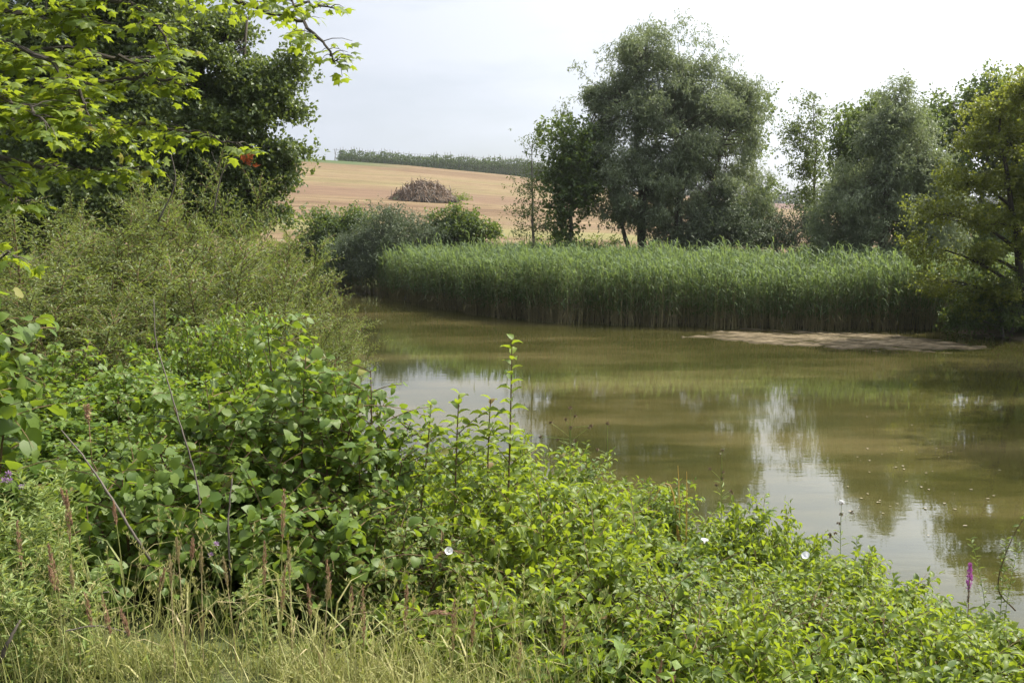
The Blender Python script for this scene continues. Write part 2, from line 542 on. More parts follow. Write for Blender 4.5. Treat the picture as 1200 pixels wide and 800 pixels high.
# ------------------------------------------------------------------ water
m, n, out = newmat('murky_pond_water')
L = n.links.new
geo = n.nodes.new('ShaderNodeNewGeometry')
c1 = nramp(nnoise(.22, (.6, 1.7, 1), 5, .62), [(.36, (.024, .026, .007)), (.5, (.047, .044, .014)), (.64, (.088, .074, .031))])
c2 = nramp(nnoise(1.5, (.5, 2.2, 1), 6, .7), [(.35, (.82, .85, .8)), (.68, (1.15, 1.12, 1.1))])
col = nmix(1.0, c1, c2, 'MULTIPLY')
scum = nmath('MULTIPLY', nrange(nnoise(.5, (.4, 1.3, 1), 8, .8), .53, .66), nrange(nnoise(26, (.6, 1.6, 1), 3, .7), .56, .68))
col = nmix(nmath('MULTIPLY', scum, .55), col, (.20, .18, .11))
p = n.nodes.new('ShaderNodeBsdfPrincipled')
p.inputs['IOR'].default_value = 1.333
p.inputs['Roughness'].default_value = .018
L(col, p.inputs['Base Color'])
b = n.nodes.new('ShaderNodeBump'); b.inputs['Strength'].default_value = .016; b.inputs['Distance'].default_value = .05
L(nnoise(5.5, (.55, 1.3, 1), 3, .5), b.inputs['Height'])
b2 = n.nodes.new('ShaderNodeBump'); b2.inputs['Strength'].default_value = .008; b2.inputs['Distance'].default_value = .05
L(nnoise(.9, (.5, 1, 1), 2, .5), b2.inputs['Height']); L(b.outputs[0], b2.inputs['Normal'])
L(b2.outputs[0], p.inputs['Normal'])
L(p.outputs[0], out.inputs[0])
a = Acc()
a.add([(-14, 2, 0), (70, 2, 0), (70, 50, 0), (-14, 50, 0)], [0, 1, 2, 3], [4])
tag(a.build('water', m), 'still murky brown pond water', 'water', kind='structure')

# the air itself: a closed box of thin haze round everything
hm = bpy.data.materials.new('thin_haze'); hm.use_nodes = True
hn = hm.node_tree; hn.nodes.clear()
ho = hn.nodes.new('ShaderNodeOutputMaterial'); hv = hn.nodes.new('ShaderNodeVolumePrincipled')
hv.inputs['Color'].default_value = (.93, .96, 1.0, 1); hv.inputs['Density'].default_value = .0002
hv.inputs['Anisotropy'].default_value = .35
hn.links.new(hv.outputs[0], ho.inputs['Volume'])
a = Acc()
x0_, x1_, y0_, y1_, z0_, z1_ = -910, 910, -130, 1010, -2.5, 90
a.add([(x0_, y0_, z0_), (x1_, y0_, z0_), (x1_, y1_, z0_), (x0_, y1_, z0_), (x0_, y0_, z1_), (x1_, y0_, z1_), (x1_, y1_, z1_), (x0_, y1_, z1_)],
      [0, 3, 2, 1, 4, 5, 6, 7, 0, 1, 5, 4, 1, 2, 6, 5, 2, 3, 7, 6, 3, 0, 4, 7], [4] * 6)
tag(a.build('haze', hm), 'thin summer haze over the pond and hill', 'haze', kind='stuff')

# mud bar showing above the water in front of the reeds
m, n, out = newmat('pale_drying_mud')
L = n.links.new
geo = n.nodes.new('ShaderNodeNewGeometry')
sep = n.nodes.new('ShaderNodeSeparateXYZ'); L(geo.outputs['Position'], sep.inputs[0])
dry = nramp(nnoise(2.8, (.6, 1.6, 1), 9, .8), [(.42, (.07, .054, .03)), (.5, (.14, .11, .068)), (.6, (.21, .17, .115))])
col = nmix(nrange(sep.outputs[2], .034, .002), dry, (.045, .036, .02))
p = n.nodes.new('ShaderNodeBsdfPrincipled'); p.inputs['Roughness'].default_value = .9
p.inputs['Specular IOR Level'].default_value = .08
L(col, p.inputs['Base Color'])
b = n.nodes.new('ShaderNodeBump'); b.inputs['Strength'].default_value = .5; b.inputs['Distance'].default_value = .03
L(nnoise(9, (1, 1, 1), 5, .7), b.inputs['Height']); L(b.outputs[0], p.inputs['Normal'])
L(p.outputs[0], out.inputs[0])
a = Acc()
bx = np.linspace(4.2, 14.4, 300); by = np.linspace(24.4, 32.2, 230)
BX, BY = np.meshgrid(bx, by)
cy = np.interp(BX, [5.5, 7, 9, 11, 12.4, 14], [29.2, 28.6, 27.9, 27.3, 26.9, 27])
hw = np.interp(BX, [5.2, 7, 9, 11, 12.3, 13], [.1, .85, 1.75, 1.35, .5, .05])
e = 1 - (np.abs(BY - cy) / np.where(BY > cy, hw + 1.5 * np.clip((BX - 5.2) / 2, 0, 1) * np.clip((13.2 - BX) / 1.5, 0, 1), hw)) ** 2
hb = .034 * np.clip(e, -1.5, 1) + .020 * vnoise(BX * .5, BY, 1.9) + .026 * vnoise(BX * .6, BY, 4.1, 3) + .024 * vnoise(BX * .8, BY, 9, 5) + .012 * vnoise(BX, BY, 21, 2) - .010
hb = np.where((BX < 5.0) | (BX > 12.9), -.06, hb)
idx = np.arange(BX.size).reshape(BX.shape)
q = np.stack([idx[:-1, :-1], idx[:-1, 1:], idx[1:, 1:], idx[1:, :-1]], -1).reshape(-1, 4)
a.add(np.stack([BX, BY, hb], -1).reshape(-1, 3), q.ravel(), np.full(len(q), 4))
tag(a.build('mud_bank', m, smooth=True), 'pale mud bar above the water in front of the reeds', 'mud bank', kind='structure')


# ------------------------------------------------------------------ tree builder for the middle distance
def crown_tree(name, label, cat, d, base_px, trunk_spec, lobes, n_clump, leaves_per, leaf, mat, bark='bark', T=T_FOLD,
               clump_r=.55, droop=.3, flat=.0, upn=.6, group=None, gap=0.0, shape=.42, trunk_r=.16, limb=.05, part='crown', per_sub=9, sub_r=(.22, .48), seed=1):
    """lobes: (px,py,rpx,rpy[,depth offset, density]) measured in the photograph at distance d"""
    global rng
    rng = np.random.default_rng(seed)
    s = d / F
    x0 = (base_px - 600) * s
    root = np.array((x0, d, gz(x0, d)))
    t = thing(name, label, cat, root, group)
    LB = []
    for lb in lobes:
        px, py, rx, ry = lb[:4]
        off = lb[4] if len(lb) > 4 else 0
        den = lb[5] if len(lb) > 5 else 1
        c = at(px, py, d) + np.array((0, off, 0)) - root
        LB.append((c, np.array((rx * s, max(rx, ry * .7) * s * .85, ry * s)), den))
    vol = np.array([np.prod(r) ** .8 * dn for _, r, dn in LB])
    cnt = np.maximum(3, (n_clump * vol / vol.sum()).astype(int))
    C, Cl = [], []
    for (c, r, dn), k in zip(LB, cnt):
        k = int(k)
        ns = max(3, int(round(k / per_sub)))
        # boughs: smaller masses set round the lobe, with air between them
        sv = rdir(ns) * rng.uniform(.35, .95, (ns, 1))
        sr = rng.uniform(*sub_r, (ns, 1))
        which = rng.integers(0, ns, k)
        v = rdir(k) * (rng.random((k, 1)) ** shape)
        pts = sv[which] + v * sr[which] * np.array((1, 1, .8 - .35 * flat))
        stray = rng.random(k) < .12
        pts[stray] = (rdir(k) * (rng.random((k, 1)) ** .4) * 1.12)[stray]
        C.append(c + pts * r)
        Cl += [c] * int(k)
    C = np.concatenate(C); Cl = np.array(Cl)
    if gap > 0:
        keep = (np.sin(C[:, 0] * 2.1 + seed) + np.sin(C[:, 2] * 2.6 + 2 * seed) + np.sin(C[:, 1] * 1.9 + C[:, 2])) / 3 > -1 + 2 * gap * rng.random(len(C))
        C, Cl = C[keep], Cl[keep]
    ok = C[:, 2] > .1
    C, Cl = C[ok], Cl[ok]
    # wood: trunk(s), limbs to lobes, branches to clumps
    wood = Acc()
    trunks = []
    for (bpx, tpx, tpy, r0) in trunk_spec:
        b0 = np.array(((bpx - base_px) * s, rng.uniform(-.2, .2), -.25))
        top = at(tpx, tpy, d) - root
        mid = (b0 + top) / 2 + np.array((rng.normal() * .25, rng.normal() * .2, 0)) * (top[2] / 8)
        P = bez(b0, mid, top, 12)
        P[1:-1, :2] += rng.normal(size=(10, 2)) * .03 * top[2] / 6
        rad = np.linspace(1, .12, 12) * r0
        tube(wood, P, rad, 8)
        trunks.append((P, rad))
    limbs = {}
    for (c, r, dn) in LB:
        P, rad = min(trunks, key=lambda q_: np.min(np.linalg.norm(q_[0] - c, axis=1)))
        hz = np.linalg.norm((P - c)[:, :2], axis=1)
        k = int(np.argmin(np.abs(P[:, 2] - (c[2] - .35 * hz - .4 * r[2]))))
        k = min(max(k, 1), 10)
        B = bez(P[k], (P[k] + c) / 2 + (0, 0, .15 * np.linalg.norm(c - P[k])), c, 7)
        tube(wood, B, np.linspace(min(rad[k] * .6, limb * 1.6), limb * .3, 7), 6)
        limbs[tuple(np.round(c, 4))] = B
    sel = rng.random(len(C)) < .55
    for c, cl in zip(C[sel], Cl[sel]):
        Lm = limbs[tuple(np.round(cl, 4))]
        below = Lm[Lm[:, 2] < c[2] + .3]
        if len(below) == 0: below = Lm[:2]
        near = below[np.argsort(np.linalg.norm(below - c, axis=1))[:3]]
        st = near[rng.integers(0, len(near))] + rng.normal(size=3) * .02
        B = bez(st, (st + c) / 2 + rng.normal(size=3) * .14 - (0, 0, .08 * np.linalg.norm(c - st)), c, 5)
        tube(wood, B, np.linspace(limb * .26, limb * .08, 5), 3, cap=False)
    wood.build('trunk', M[bark], t, smooth=True)
    # leaves on short twigs through each clump
    fo = Acc()
    tw = max(1, int(leaves_per / 9))
    n_ = len(C)
    out_ = unit(C - Cl + 1e-3)
    TC = np.repeat(C, tw, 0) + rng.normal(size=(n_ * tw, 3)) * clump_r * np.array((.62, .62, .5 * (1 - flat)))
    TD = unit(np.repeat(out_, tw, 0) * .5 + rdir(n_ * tw) * .8 + np.array((0, 0, .25 - droop)))
    TL = rng.uniform(.6, 1.3, n_ * tw) * clump_r * .8
    k = 9
    u = np.tile(np.linspace(-.5, .5, k), n_ * tw)[:, None]
    P = np.repeat(TC, k, 0) + np.repeat(TD, k, 0) * u * np.repeat(TL, k)[:, None] + rng.normal(size=(n_ * tw * k, 3)) * leaf[0] * .35
    D = unit(np.repeat(TD, k, 0) * .8 + rdir(len(P)) * .9 + np.array((0, 0, -droop)))
    N = unit(rdir(len(P)) * .9 + np.array((0, 0, upn)))
    sz = rng.uniform(.65, 1.25, len(P))
    # tone differs from twig to twig as well as from leaf to leaf
    tint = np.clip(np.repeat(rng.random(n_ * tw), k) * .5 + rng.random(len(P)) * .5, 0, 1)
    place(fo, P, D, N, leaf[0] * sz, leaf[1] * sz, T, tint=tint)
    fo.build(part, M[mat], t)
    return t


# ------------------------------------------------------------------ trees beyond the pond
crown_tree('willow_tree', 'tallest tree, broad grey-green willow standing behind the reeds', 'tree', 44, 775,
           [(757, 745, 60, .24), (792, 800, 70, .26), (806, 850, 150, .17), (748, 700, 190, .14)],
           [(762, 60, 54, 46), (812, 82, 40, 48), (720, 115, 50, 52), (785, 150, 80, 74), (858, 150, 50, 58), (700, 190, 50, 54),
            (760, 220, 72, 60), (848, 215, 58, 60), (725, 250, 40, 30, 0, .8), (810, 265, 58, 36, 0, 1), (690, 150, 34, 42, 0, .8), (868, 120, 30, 32, 0, .8)],
           1500, 108, (.16, .048), 'willow_far', clump_r=.42, droop=.5, gap=.1, per_sub=8, shape=.6, sub_r=(.16, .32), limb=.09, seed=11)
crown_tree('willow_shrub', 'pale willow shrub at the right foot of the tallest tree', 'shrub', 43, 850,
           [(846, 838, 240, .06), (852, 866, 245, .05)],
           [(842, 260, 36, 36), (868, 272, 24, 28), (820, 278, 26, 22), (785, 283, 24, 14)],
           280, 99, (.13, .05), 'willow_pale', clump_r=.45, droop=.1, seed=12, part='foliage', limb=.03)
crown_tree('slender_tree', 'slender sparse tree with thin see-through crown left of the tallest tree', 'tree', 42, 626,
           [(626, 624, 165, .08)],
           [(622, 172, 19, 24), (618, 215, 23, 26), (636, 200, 16, 28), (622, 258, 24, 26), (640, 262, 18, 24)],
           120, 45, (.085, .05), 'alder_dark', clump_r=.42, droop=.1, gap=.5, seed=13, limb=.03)
crown_tree('broadleaf_tree', 'dark broad-leaved tree between the slender tree and the tallest willow', 'tree', 43, 668,
           [(666, 672, 150, .12)],
           [(662, 160, 24, 24), (680, 190, 34, 34), (655, 200, 22, 26), (672, 240, 32, 26), (668, 272, 22, 12, 0, .7), (690, 235, 26, 24)],
           170, 63, (.15, .12), 'broad_dark', clump_r=.5, droop=.25, gap=.3, seed=14, limb=.05)
crown_tree('broadleaf_tree', 'broad-leaved tree whose branches stick out right of the tallest willow', 'tree', 47, 876,
           [(876, 884, 130, .13)],
           [(886, 130, 26, 18), (878, 165, 26, 30), (893, 215, 18, 18), (882, 238, 22, 18), (900, 125, 14, 14)],
           100, 45, (.15, .11), 'broad_dark', clump_r=.5, droop=.1, gap=.45, seed=15, limb=.05)
crown_tree('ash_tree', 'thin airy tree standing alone between the two big willows', 'tree', 50, 952,
           [(952, 953, 120, .1)],
           [(954, 135, 20, 24), (945, 165, 26, 22), (960, 180, 24, 22), (940, 205, 24, 18), (962, 222, 26, 20), (950, 250, 26, 18)],
           190, 54, (.12, .075), 'alder_dark', clump_r=.46, droop=.15, gap=.42, seed=16, limb=.04)
crown_tree('field_shrub', 'round green shrub at the field edge behind the reeds, below the thin airy tree', 'shrub', 44, 915,
           [(912, 908, 250, .05), (920, 926, 255, .05)],
           [(905, 272, 30, 28), (932, 265, 24, 28), (885, 280, 22, 20), (955, 282, 26, 24), (975, 290, 20, 18)],
           290, 72, (.09, .05), 'willow_pale', clump_r=.42, seed=17, part='foliage', limb=.03, shape=.5)
crown_tree('willow_tree', 'second willow, rounded and silvery, right of the thin airy tree', 'tree', 37, 1040,
           [(1036, 1048, 130, .2), (1052, 1075, 170, .14), (1024, 1000, 200, .12)],
           [(1050, 112, 18, 18, 0, .8), (1046, 140, 32, 30), (1040, 185, 50, 48), (1080, 190, 34, 50), (1002, 225, 44, 40), (1050, 250, 58, 50), (985, 262, 30, 26),
            (1015, 300, 50, 32), (1070, 300, 44, 38), (1085, 150, 16, 22, 0, .5), (972, 285, 26, 26), (1100, 250, 30, 50)],
           930, 108, (.14, .045), 'willow_far', clump_r=.4, droop=.5, gap=.1, per_sub=8, shape=.6, sub_r=(.16, .32), limb=.07, seed=38)
crown_tree('oak_tree', 'dark tree with its top showing left behind the silvery second willow', 'tree', 46, 1015,
           [(1015, 1018, 130, .2)],
           [(1015, 140, 30, 22), (1005, 165, 34, 30), (1040, 165, 40, 40), (990, 210, 30, 40)],
           260, 81, (.15, .11), 'broad_dark', clump_r=.6, droop=.2, gap=.2, limb=.07, seed=19)
crown_tree('oak_tree', 'dense green tree behind the golden alder at the right edge', 'tree', 42, 1125,
           [(1120, 1118, 120, .2), (1140, 1165, 130, .16)],
           [(1118, 150, 38, 36), (1160, 120, 36, 34), (1205, 125, 45, 50), (1165, 160, 40, 40), (1105, 205, 30, 36), (1180, 200, 50, 40), (1230, 230, 40, 60),
            (1120, 300, 60, 28), (1090, 250, 40, 40), (1175, 265, 40, 30), (1070, 150, 26, 30), (1090, 320, 40, 26), (1160, 320, 50, 30), (1215, 300, 40, 40)],
           700, 99, (.16, .11), 'broad_dark', clump_r=.6, droop=.2, gap=.15, limb=.08, seed=20)
crown_tree('alder_tree', 'golden-green alder with layered branches leaning over the right bank', 'tree', 29, 1215,
           [(1212, 1166, 110, .15), (1235, 1200, 90, .14)],
           [(1165, 125, 38, 22), (1195, 110, 40, 26), (1140, 165, 34, 18), (1185, 170, 44, 20), (1125, 210, 36, 16), (1180, 215, 46, 16),
            (1110, 250, 42, 13), (1165, 262, 42, 14), (1092, 290, 30, 12), (1150, 300, 44, 15), (1195, 290, 38, 18), (1120, 330, 34, 14),
            (1180, 340, 44, 16), (1145, 365, 26, 10), (1215, 240, 40, 40), (1240, 150, 40, 60)],
           560, 90, (.085, .066), 'alder_gold', 'bark_dark', clump_r=.4, droop=.2, flat=.3, upn=1.1, gap=.2, limb=.045, seed=21)
crown_tree('bank_shrub', 'dark shrub low on the shaded right bank beneath the alder', 'shrub', 29.3, 1185,
           [(1178, 1165, 330, .05), (1185, 1195, 330, .05)],
           [(1150, 356, 34, 24), (1185, 350, 40, 34), (1230, 340, 44, 50), (1135, 372, 22, 14)],
           260, 72, (.08, .06), 'broad_dark', clump_r=.42, seed=22, part='foliage', limb=.03, shape=.6)
# bushes at the left end of the reeds
crown_tree('bank_shrub', 'dark rounded shrub at the left end of the reeds', 'shrub', 49, 395,
           [(392, 385, 260, .06), (400, 405, 260, .05)],
           [(385, 272, 28, 26), (410, 265, 26, 20), (395, 298, 38, 26), (352, 300, 26, 22), (335, 305, 20, 20)],
           420, 72, (.12, .09), 'broad_dark', clump_r=.5, seed=23, part='foliage', limb=.03, shape=.55)
crown_tree('willow_shrub', 'grey-green willow shrub spreading over the reeds, right of the dark rounded shrub', 'shrub', 46, 455,
           [(450, 440, 265, .06), (462, 480, 262, .05)],
           [(452, 268, 26, 22), (430, 292, 34, 24), (478, 280, 34, 24), (500, 272, 20, 18), (415, 310, 26, 26), (455, 305, 40, 20)],
           420, 99, (.13, .04), 'willow_pale', clump_r=.5, droop=-.1, seed=24, part='foliage', limb=.03, shape=.5)
crown_tree('bank_shrub', 'fresh green shrub between brush pile and reeds', 'shrub', 47, 532,
           [(530, 524, 262, .05), (536, 545, 265, .05)],
           [(524, 262, 20, 16), (545, 270, 20, 16), (532, 280, 30, 14), (568, 277, 12, 13), (515, 272, 14, 14)],
           230, 63, (.12, .09), 'broad_dark', clump_r=.42, seed=25, part='foliage', limb=.03, shape=.55)
crown_tree('field_shrub', 'low loose scrub between the slender tree and tallest willow at field edge', 'shrub', 45, 690,
           [(690, 688, 278, .03)],
           [(655, 285, 14, 10), (690, 287, 18, 8), (716, 286, 14, 9), (640, 287, 16, 8)],
           40, 54, (.09, .05), 'nettle', clump_r=.3, seed=26, part='foliage', limb=.02)
# the tall dark trees on the left bank
crown_tree('alder_tree', 'tall dark alder on the left bank, its ragged right side against the sky', 'tree', 24, 262,
           [(262, 290, 20, .2), (250, 230, -40, .16)],
           [(325, 90, 32, 26), (340, 130, 26, 22), (300, 120, 50, 44), (328, 170, 30, 24), (300, 200, 44, 32), (330, 218, 20, 18),
            (262, 160, 60, 60), (235, 95, 60, 55), (262, 48, 42, 28), (225, 20, 38, 30), (240, 215, 60, 40), (318, 240, 24, 22), (270, 255, 60, 34), (190, 250, 60, 34), (345, 75, 20, 20, 0, .6), (350, 185, 16, 18, 0, .6)],
           760, 108, (.10, .075), 'alder_dark', 'bark_dark', per_sub=9, shape=.6, clump_r=.36, sub_r=(.16, .36), droop=.15, flat=.3, gap=.25, limb=.07, seed=27)
crown_tree('alder_tree', 'dark tree with a straight trunk behind the maple leaves, upper left', 'tree', 23, 138,
           [(138, 142, -80, .15)],
           [(150, 30, 50, 60), (90, 40, 60, 50), (130, 110, 70, 50), (60, 110, 60, 60), (20, 60, 50, 60), (110, 180, 80, 44), (30, 180, 60, 50),
            (180, 60, 30, 40, 0, .6), (160, -40, 60, 40), (60, -50, 70, 50), (100, 235, 80, 44), (10, 250, 60, 50), (170, 170, 50, 50)],
           900, 126, (.10, .08), 'alder_dark', 'bark_dark', clump_r=.58, droop=.2, gap=.25, limb=.07, seed=28)

crown_tree('oak_tree', 'shaded tree filling the background low behind the two alders, upper left', 'tree', 34, 120,
           [(120, 120, 60, .2)],
           [(40, 140, 90, 60), (150, 150, 80, 60), (240, 170, 70, 50), (60, 220, 90, 50), (180, 235, 80, 40), (270, 225, 40, 40), (-40, 200, 60, 70)],
           620, 90, (.15, .11), 'broad_dark', 'bark_dark', clump_r=.7, gap=.1, limb=.07, seed=29)

# the trees that go on round the right bank, just outside the frame; they shade the right half of the pond
crown_tree('alder_tree', 'alder on the right bank just beyond the frame, shading the pond', 'tree', 24.5, 1470,
           [(1470, 1480, -180, .2)],
           [(1470, 150, 120, 70), (1440, 60, 130, 70), (1510, 20, 130, 80), (1460, -60, 110, 70), (1480, -140, 80, 60)],
           420, 90, (.13, .10), 'alder_dark', 'bark_dark', clump_r=.6, gap=.1, limb=.07, seed=30)
crown_tree('alder_tree', 'alder on the right bank beyond the frame, nearer than the first', 'tree', 18.5, 1700,
           [(1700, 1710, -320, .2)],
           [(1700, 100, 150, 90), (1660, -20, 170, 100), (1740, -60, 160, 110), (1690, -180, 150, 100), (1700, -300, 110, 90)],
           420, 90, (.13, .10), 'alder_dark', 'bark_dark', clump_r=.6, gap=.1, limb=.07, seed=31)

# ------------------------------------------------------------------ hop garden on the ridge
rng = np.random.default_rng(40)


def hop_plant_mesh(acc_w, acc_f, base, h, lean=0.0):
    b0 = np.array(base, float)
    top = b0 + (lean, 0, h)
    tube(acc_w, np.array([b0 - (0, 0, 1.0), top + (0, 0, .7)]), [.08, .06], 5)
    k = 330
    t_ = rng.random(k)
    rr = (.26 + .16 * t_)
    P = b0 + (top - b0) * (t_[:, None] * .97) + np.stack([rng.normal(size=k) * rr, rng.normal(size=k) * rr, rng.normal(size=k) * .15], 1)
    place(acc_f, P, rdir(k, -.4), rdir(k, .5),   .5, .34, T_RHOMB)


t = thing('hop_plant', 'hop plant climbing its tall pole in the row on the ridge', 'hop plant', (0, 0, 0), 'hop plants on the ridge')
aw, af = Acc(), Acc()
hop_plant_mesh(aw, af, (0, 0, 0), 7.0)
aw.build('pole', M['pole'], t); af.build('foliage', M['hop'], t)
protos = [t]
HX0, HX1, NH = 402, 640, 76
for i in range(NH):
    px = HX0 + (HX1 - HX0) * i / (NH - 1)
    d = 340 - (i % 3) * 1.2
    x = (px - 600) / F * d
    z = gz(x, d)
    sc = rng.uniform(.86, 1.1)
    if i == 0:
        t.location = (x, d, z)
    else:
        dup(t, (x, d, z), rng.uniform(0, 6), (1, 1, sc))
aw, af = Acc(), Acc()
for r_ in range(1, 4):
    for i in range(46):
        px = HX0 + (HX1 - HX0) * i / 45
        d = 340 + r_ * 5 + rng.uniform(-1, 1)
        x = (px - 600) / F * d
        k = 220
        t_ = rng.random(k)
        P = np.stack([x + rng.normal(size=k) * .5, d + rng.normal(size=k) * .5, gz(x, d) + t_ * rng.uniform(4.8, 6.4)], 1)
        place(af, P, rdir(k, -.4), rdir(k, .5), .6, .42, T_RHOMB)
tag(af.build('hop_rows', M['hop']), 'further rows of hops behind the front row', 'hops', kind='stuff')
for i, (px, lean, lb) in enumerate([(392, 1.6, 'leftmost bare pole leaning at the end of the hop row'), (398, -.8, 'bare pole crossing the leaning end pole of the hop row')]):
    a = Acc()
    x = (px - 600) / F * 338
    zb = gz(x, 338)
    tube(a, np.array([(0, 0, -1), (lean, 0, 7.2)]), [.11, .08], 6)
    tag(a.build('hop_pole', M['pole'], loc=(x, 338, zb)), lb, 'pole', 'bare poles at the end of the hops')
a = Acc()
for dz in (6.9,):
    P = [((px - 600) / F * 339, 339, gz((px - 600) / F * 339, 339) + dz) for px in np.linspace(393, 640, 30)]
    tube(a, np.array(P), .035, 3)
tag(a.build('trellis_wire', M['pole']), 'wire running along the tops of the hop poles', 'wire')

# ------------------------------------------------------------------ far wood at the right
af = Acc()
for i in range(230):
    x = rng.uniform(95, 330); d = 520 + rng.uniform(0, 60)
    z = gz(x, d); h = rng.uniform(7, 12)
    k = 60
    v = rdir(k) * (rng.random((k, 1)) ** .4) * np.array((4, 4, h / 2))
    place(af, np.array((x, d, z + h * .5)) + v, rdir(k), rdir(k, .5), 1.5, 1.2, T_RHOMB)
tag(af.build('distant_wood', M['forest']), 'far dark wood on the skyline between the willows', 'wood', kind='stuff')

# ------------------------------------------------------------------ pile of cut brushwood in the field
rng = np.random.default_rng(44)
dP = 98.0
xP = (497 - 600) / F * dP
zP = gz(xP, dP)
a = Acc()
th = np.linspace(0, 2 * np.pi, 28, endpoint=False)
V, q = [(0, 0, 1.35)], []
for k, (rr, zz) in enumerate([(.3, 1.28), (.55, .98), (.8, .55), (.95, .2), (1.0, -.2)]):
    for t_ in th:
        V.append((3.3 * rr * math.cos(t_) * (1 + .06 * math.sin(3 * t_)), 2.2 * rr * math.sin(t_), zz + .1 * math.sin(5 * t_ + k)))
for k in range(5):
    for i in range(28):
        j = (i + 1) % 28
        if k == 0: q.append((0, 1 + i, 1 + j))
        else: q.append((1 + (k - 1) * 28 + i, 1 + k * 28 + i, 1 + k * 28 + j, 1 + (k - 1) * 28 + j))
a.add(V, [i for f_ in q for i in f_], [len(f_) for f_ in q], 0)
for i in range(1500):
    an = rng.uniform(0, 2 * np.pi); rr = math.sqrt(rng.random()) * (1 if i % 5 else 1.12)
    c = np.array((3.35 * rr * math.cos(an), 2.2 * rr * math.sin(an), 1.6 * max(0, 1 - rr ** 1.9) * (1 + .13 * math.sin(3 * an + 1) ) + .05))
    dd = unit(np.array([[math.cos(an) * rr * 1.2 + rng.normal() * .55, math.sin(an) * rr * .8 + rng.normal() * .55, -rr * .75 + rng.normal() * .28]]))[0]
    ln = rng.uniform(.3, 1.2) if i % 9 else rng.uniform(1.2, 2.4)
    c[2] = max(c[2], .1)
    P = bez(c - dd * ln * .5, c + rng.normal(size=3) * .06, c + dd * ln * .5, 3)
    tube(a, P, np.linspace(.035, .012, 3) * rng.uniform(.6, 1.5), 3, mat=1 if rng.random() < .6 else 2, tint=rng.random(), cap=False)
M['pile'] = barkmat('brushwood', (.13, .09, .06), (.22, .155, .11), 5)
M['pile2'] = barkmat('grey_brushwood', (.18, .145, .12), (.27, .225, .19), 5)
tag(a.build('brush_pile', [M['bark_dark'], M['pile'], M['pile2']], loc=(xP, dP, zP)), 'brown heap of cut brushwood lying in the stubble field', 'brush pile')
a = Acc()
for cx, k, sc in [(0, 420, .7)]:
    P = np.stack([rng.normal(size=k) * .5, rng.normal(size=k) * .4, np.abs(rng.normal(size=k)) * .25], 1)
    place(a, P, rdir(k, .8), rdir(k, .3), .22, .07, T_LANCE)
tag(a.build('weeds', M['small'], loc=(xP + 3.7, dP - .2, zP)), 'clump of weeds at the right end of the brush pile', 'weeds', kind='stuff')

# ------------------------------------------------------------------ reeds
rng = np.random.default_rng(50)
front = np.array([(-9.3, 45.2), (-6.6, 45.8), (-3.7, 40.2), (-1.2, 35.2), (.5, 33.3), (6.4, 31.6), (11, 31.0), (15, 30.5), (17.5, 29.4)])
seg = np.linalg.norm(np.diff(front, axis=0), axis=1)
cum = np.concatenate([[0], np.cumsum(seg)])


def reed_pts(n_, dlo, dhi, pw=1.0):
    s_ = rng.random(n_) * (cum[-1] - .8) + .8
    x = np.interp(s_, cum, front[:, 0]); y = np.interp(s_, cum, front[:, 1])
    dep = dlo + (dhi - dlo) * rng.random(n_) ** pw
    # normal pointing away from the water (backwards and to the right)
    x2 = np.interp(s_ + .3, cum, front[:, 0]); y2 = np.interp(s_ + .3, cum, front[:, 1])
    nx_, ny_ = -(y2 - y), (x2 - x)
    l_ = np.hypot(nx_, ny_) + 1e-6
    ragged = .4 * vnoise(x * 3.1, y, 1.0, 2.0) + .4 * vnoise(x, y, .8, 6.0)
    return x + nx_ / l_ * (dep + ragged), y + ny_ / l_ * (dep + ragged), dep


X, Y, DP = reed_pts(10500, 0, 8.5, 1.5)
n_ = len(X)
Z = np.maximum(ground_z(X, Y), -.15) - .05
H = rng.normal(1.9, .2, n_) + .2 * vnoise(X, Y, .9) + .12 * vnoise(X, Y, 2.7, 5)
H = H - np.maximum(Z, 0) * 1.0
H = np.where(rng.random(n_) < .05, H + rng.uniform(.1, .35, n_), H)
lean = rng.normal(size=(n_, 2)) * .07 + np.stack([.05 * vnoise(X, Y, .6, 9), .05 * vnoise(X, Y, .7, 4) - .035], 1)
B0 = np.stack([X, Y, Z], 1)
TP = B0 + np.stack([lean[:, 0] * H, lean[:, 1] * H, H], 1)
a = Acc()
# stems as thin three-sided spikes in two segments
ang = np.arange(3) * 2 * np.pi / 3
ring = np.stack([np.cos(ang), np.sin(ang), np.zeros(3)], 1)
V = np.concatenate([B0[:, None] + ring[None] * .012, ((B0 + TP) / 2)[:, None] + ring[None] * .007, TP[:, None] + ring[None] * .002], 1)
fq = []
for k in (0, 3):
    for i in range(3):
        j = (i + 1) % 3
        fq.append((k + i, k + j, k + 3 + j, k + 3 + i))
fq = np.array(fq)
a.add(V.reshape(-1, 3), (fq[None] + (np.arange(n_) * 9)[:, None, None]).ravel(), np.full(n_ * 6, 4), 1, np.repeat(rng.random(n_), 6))
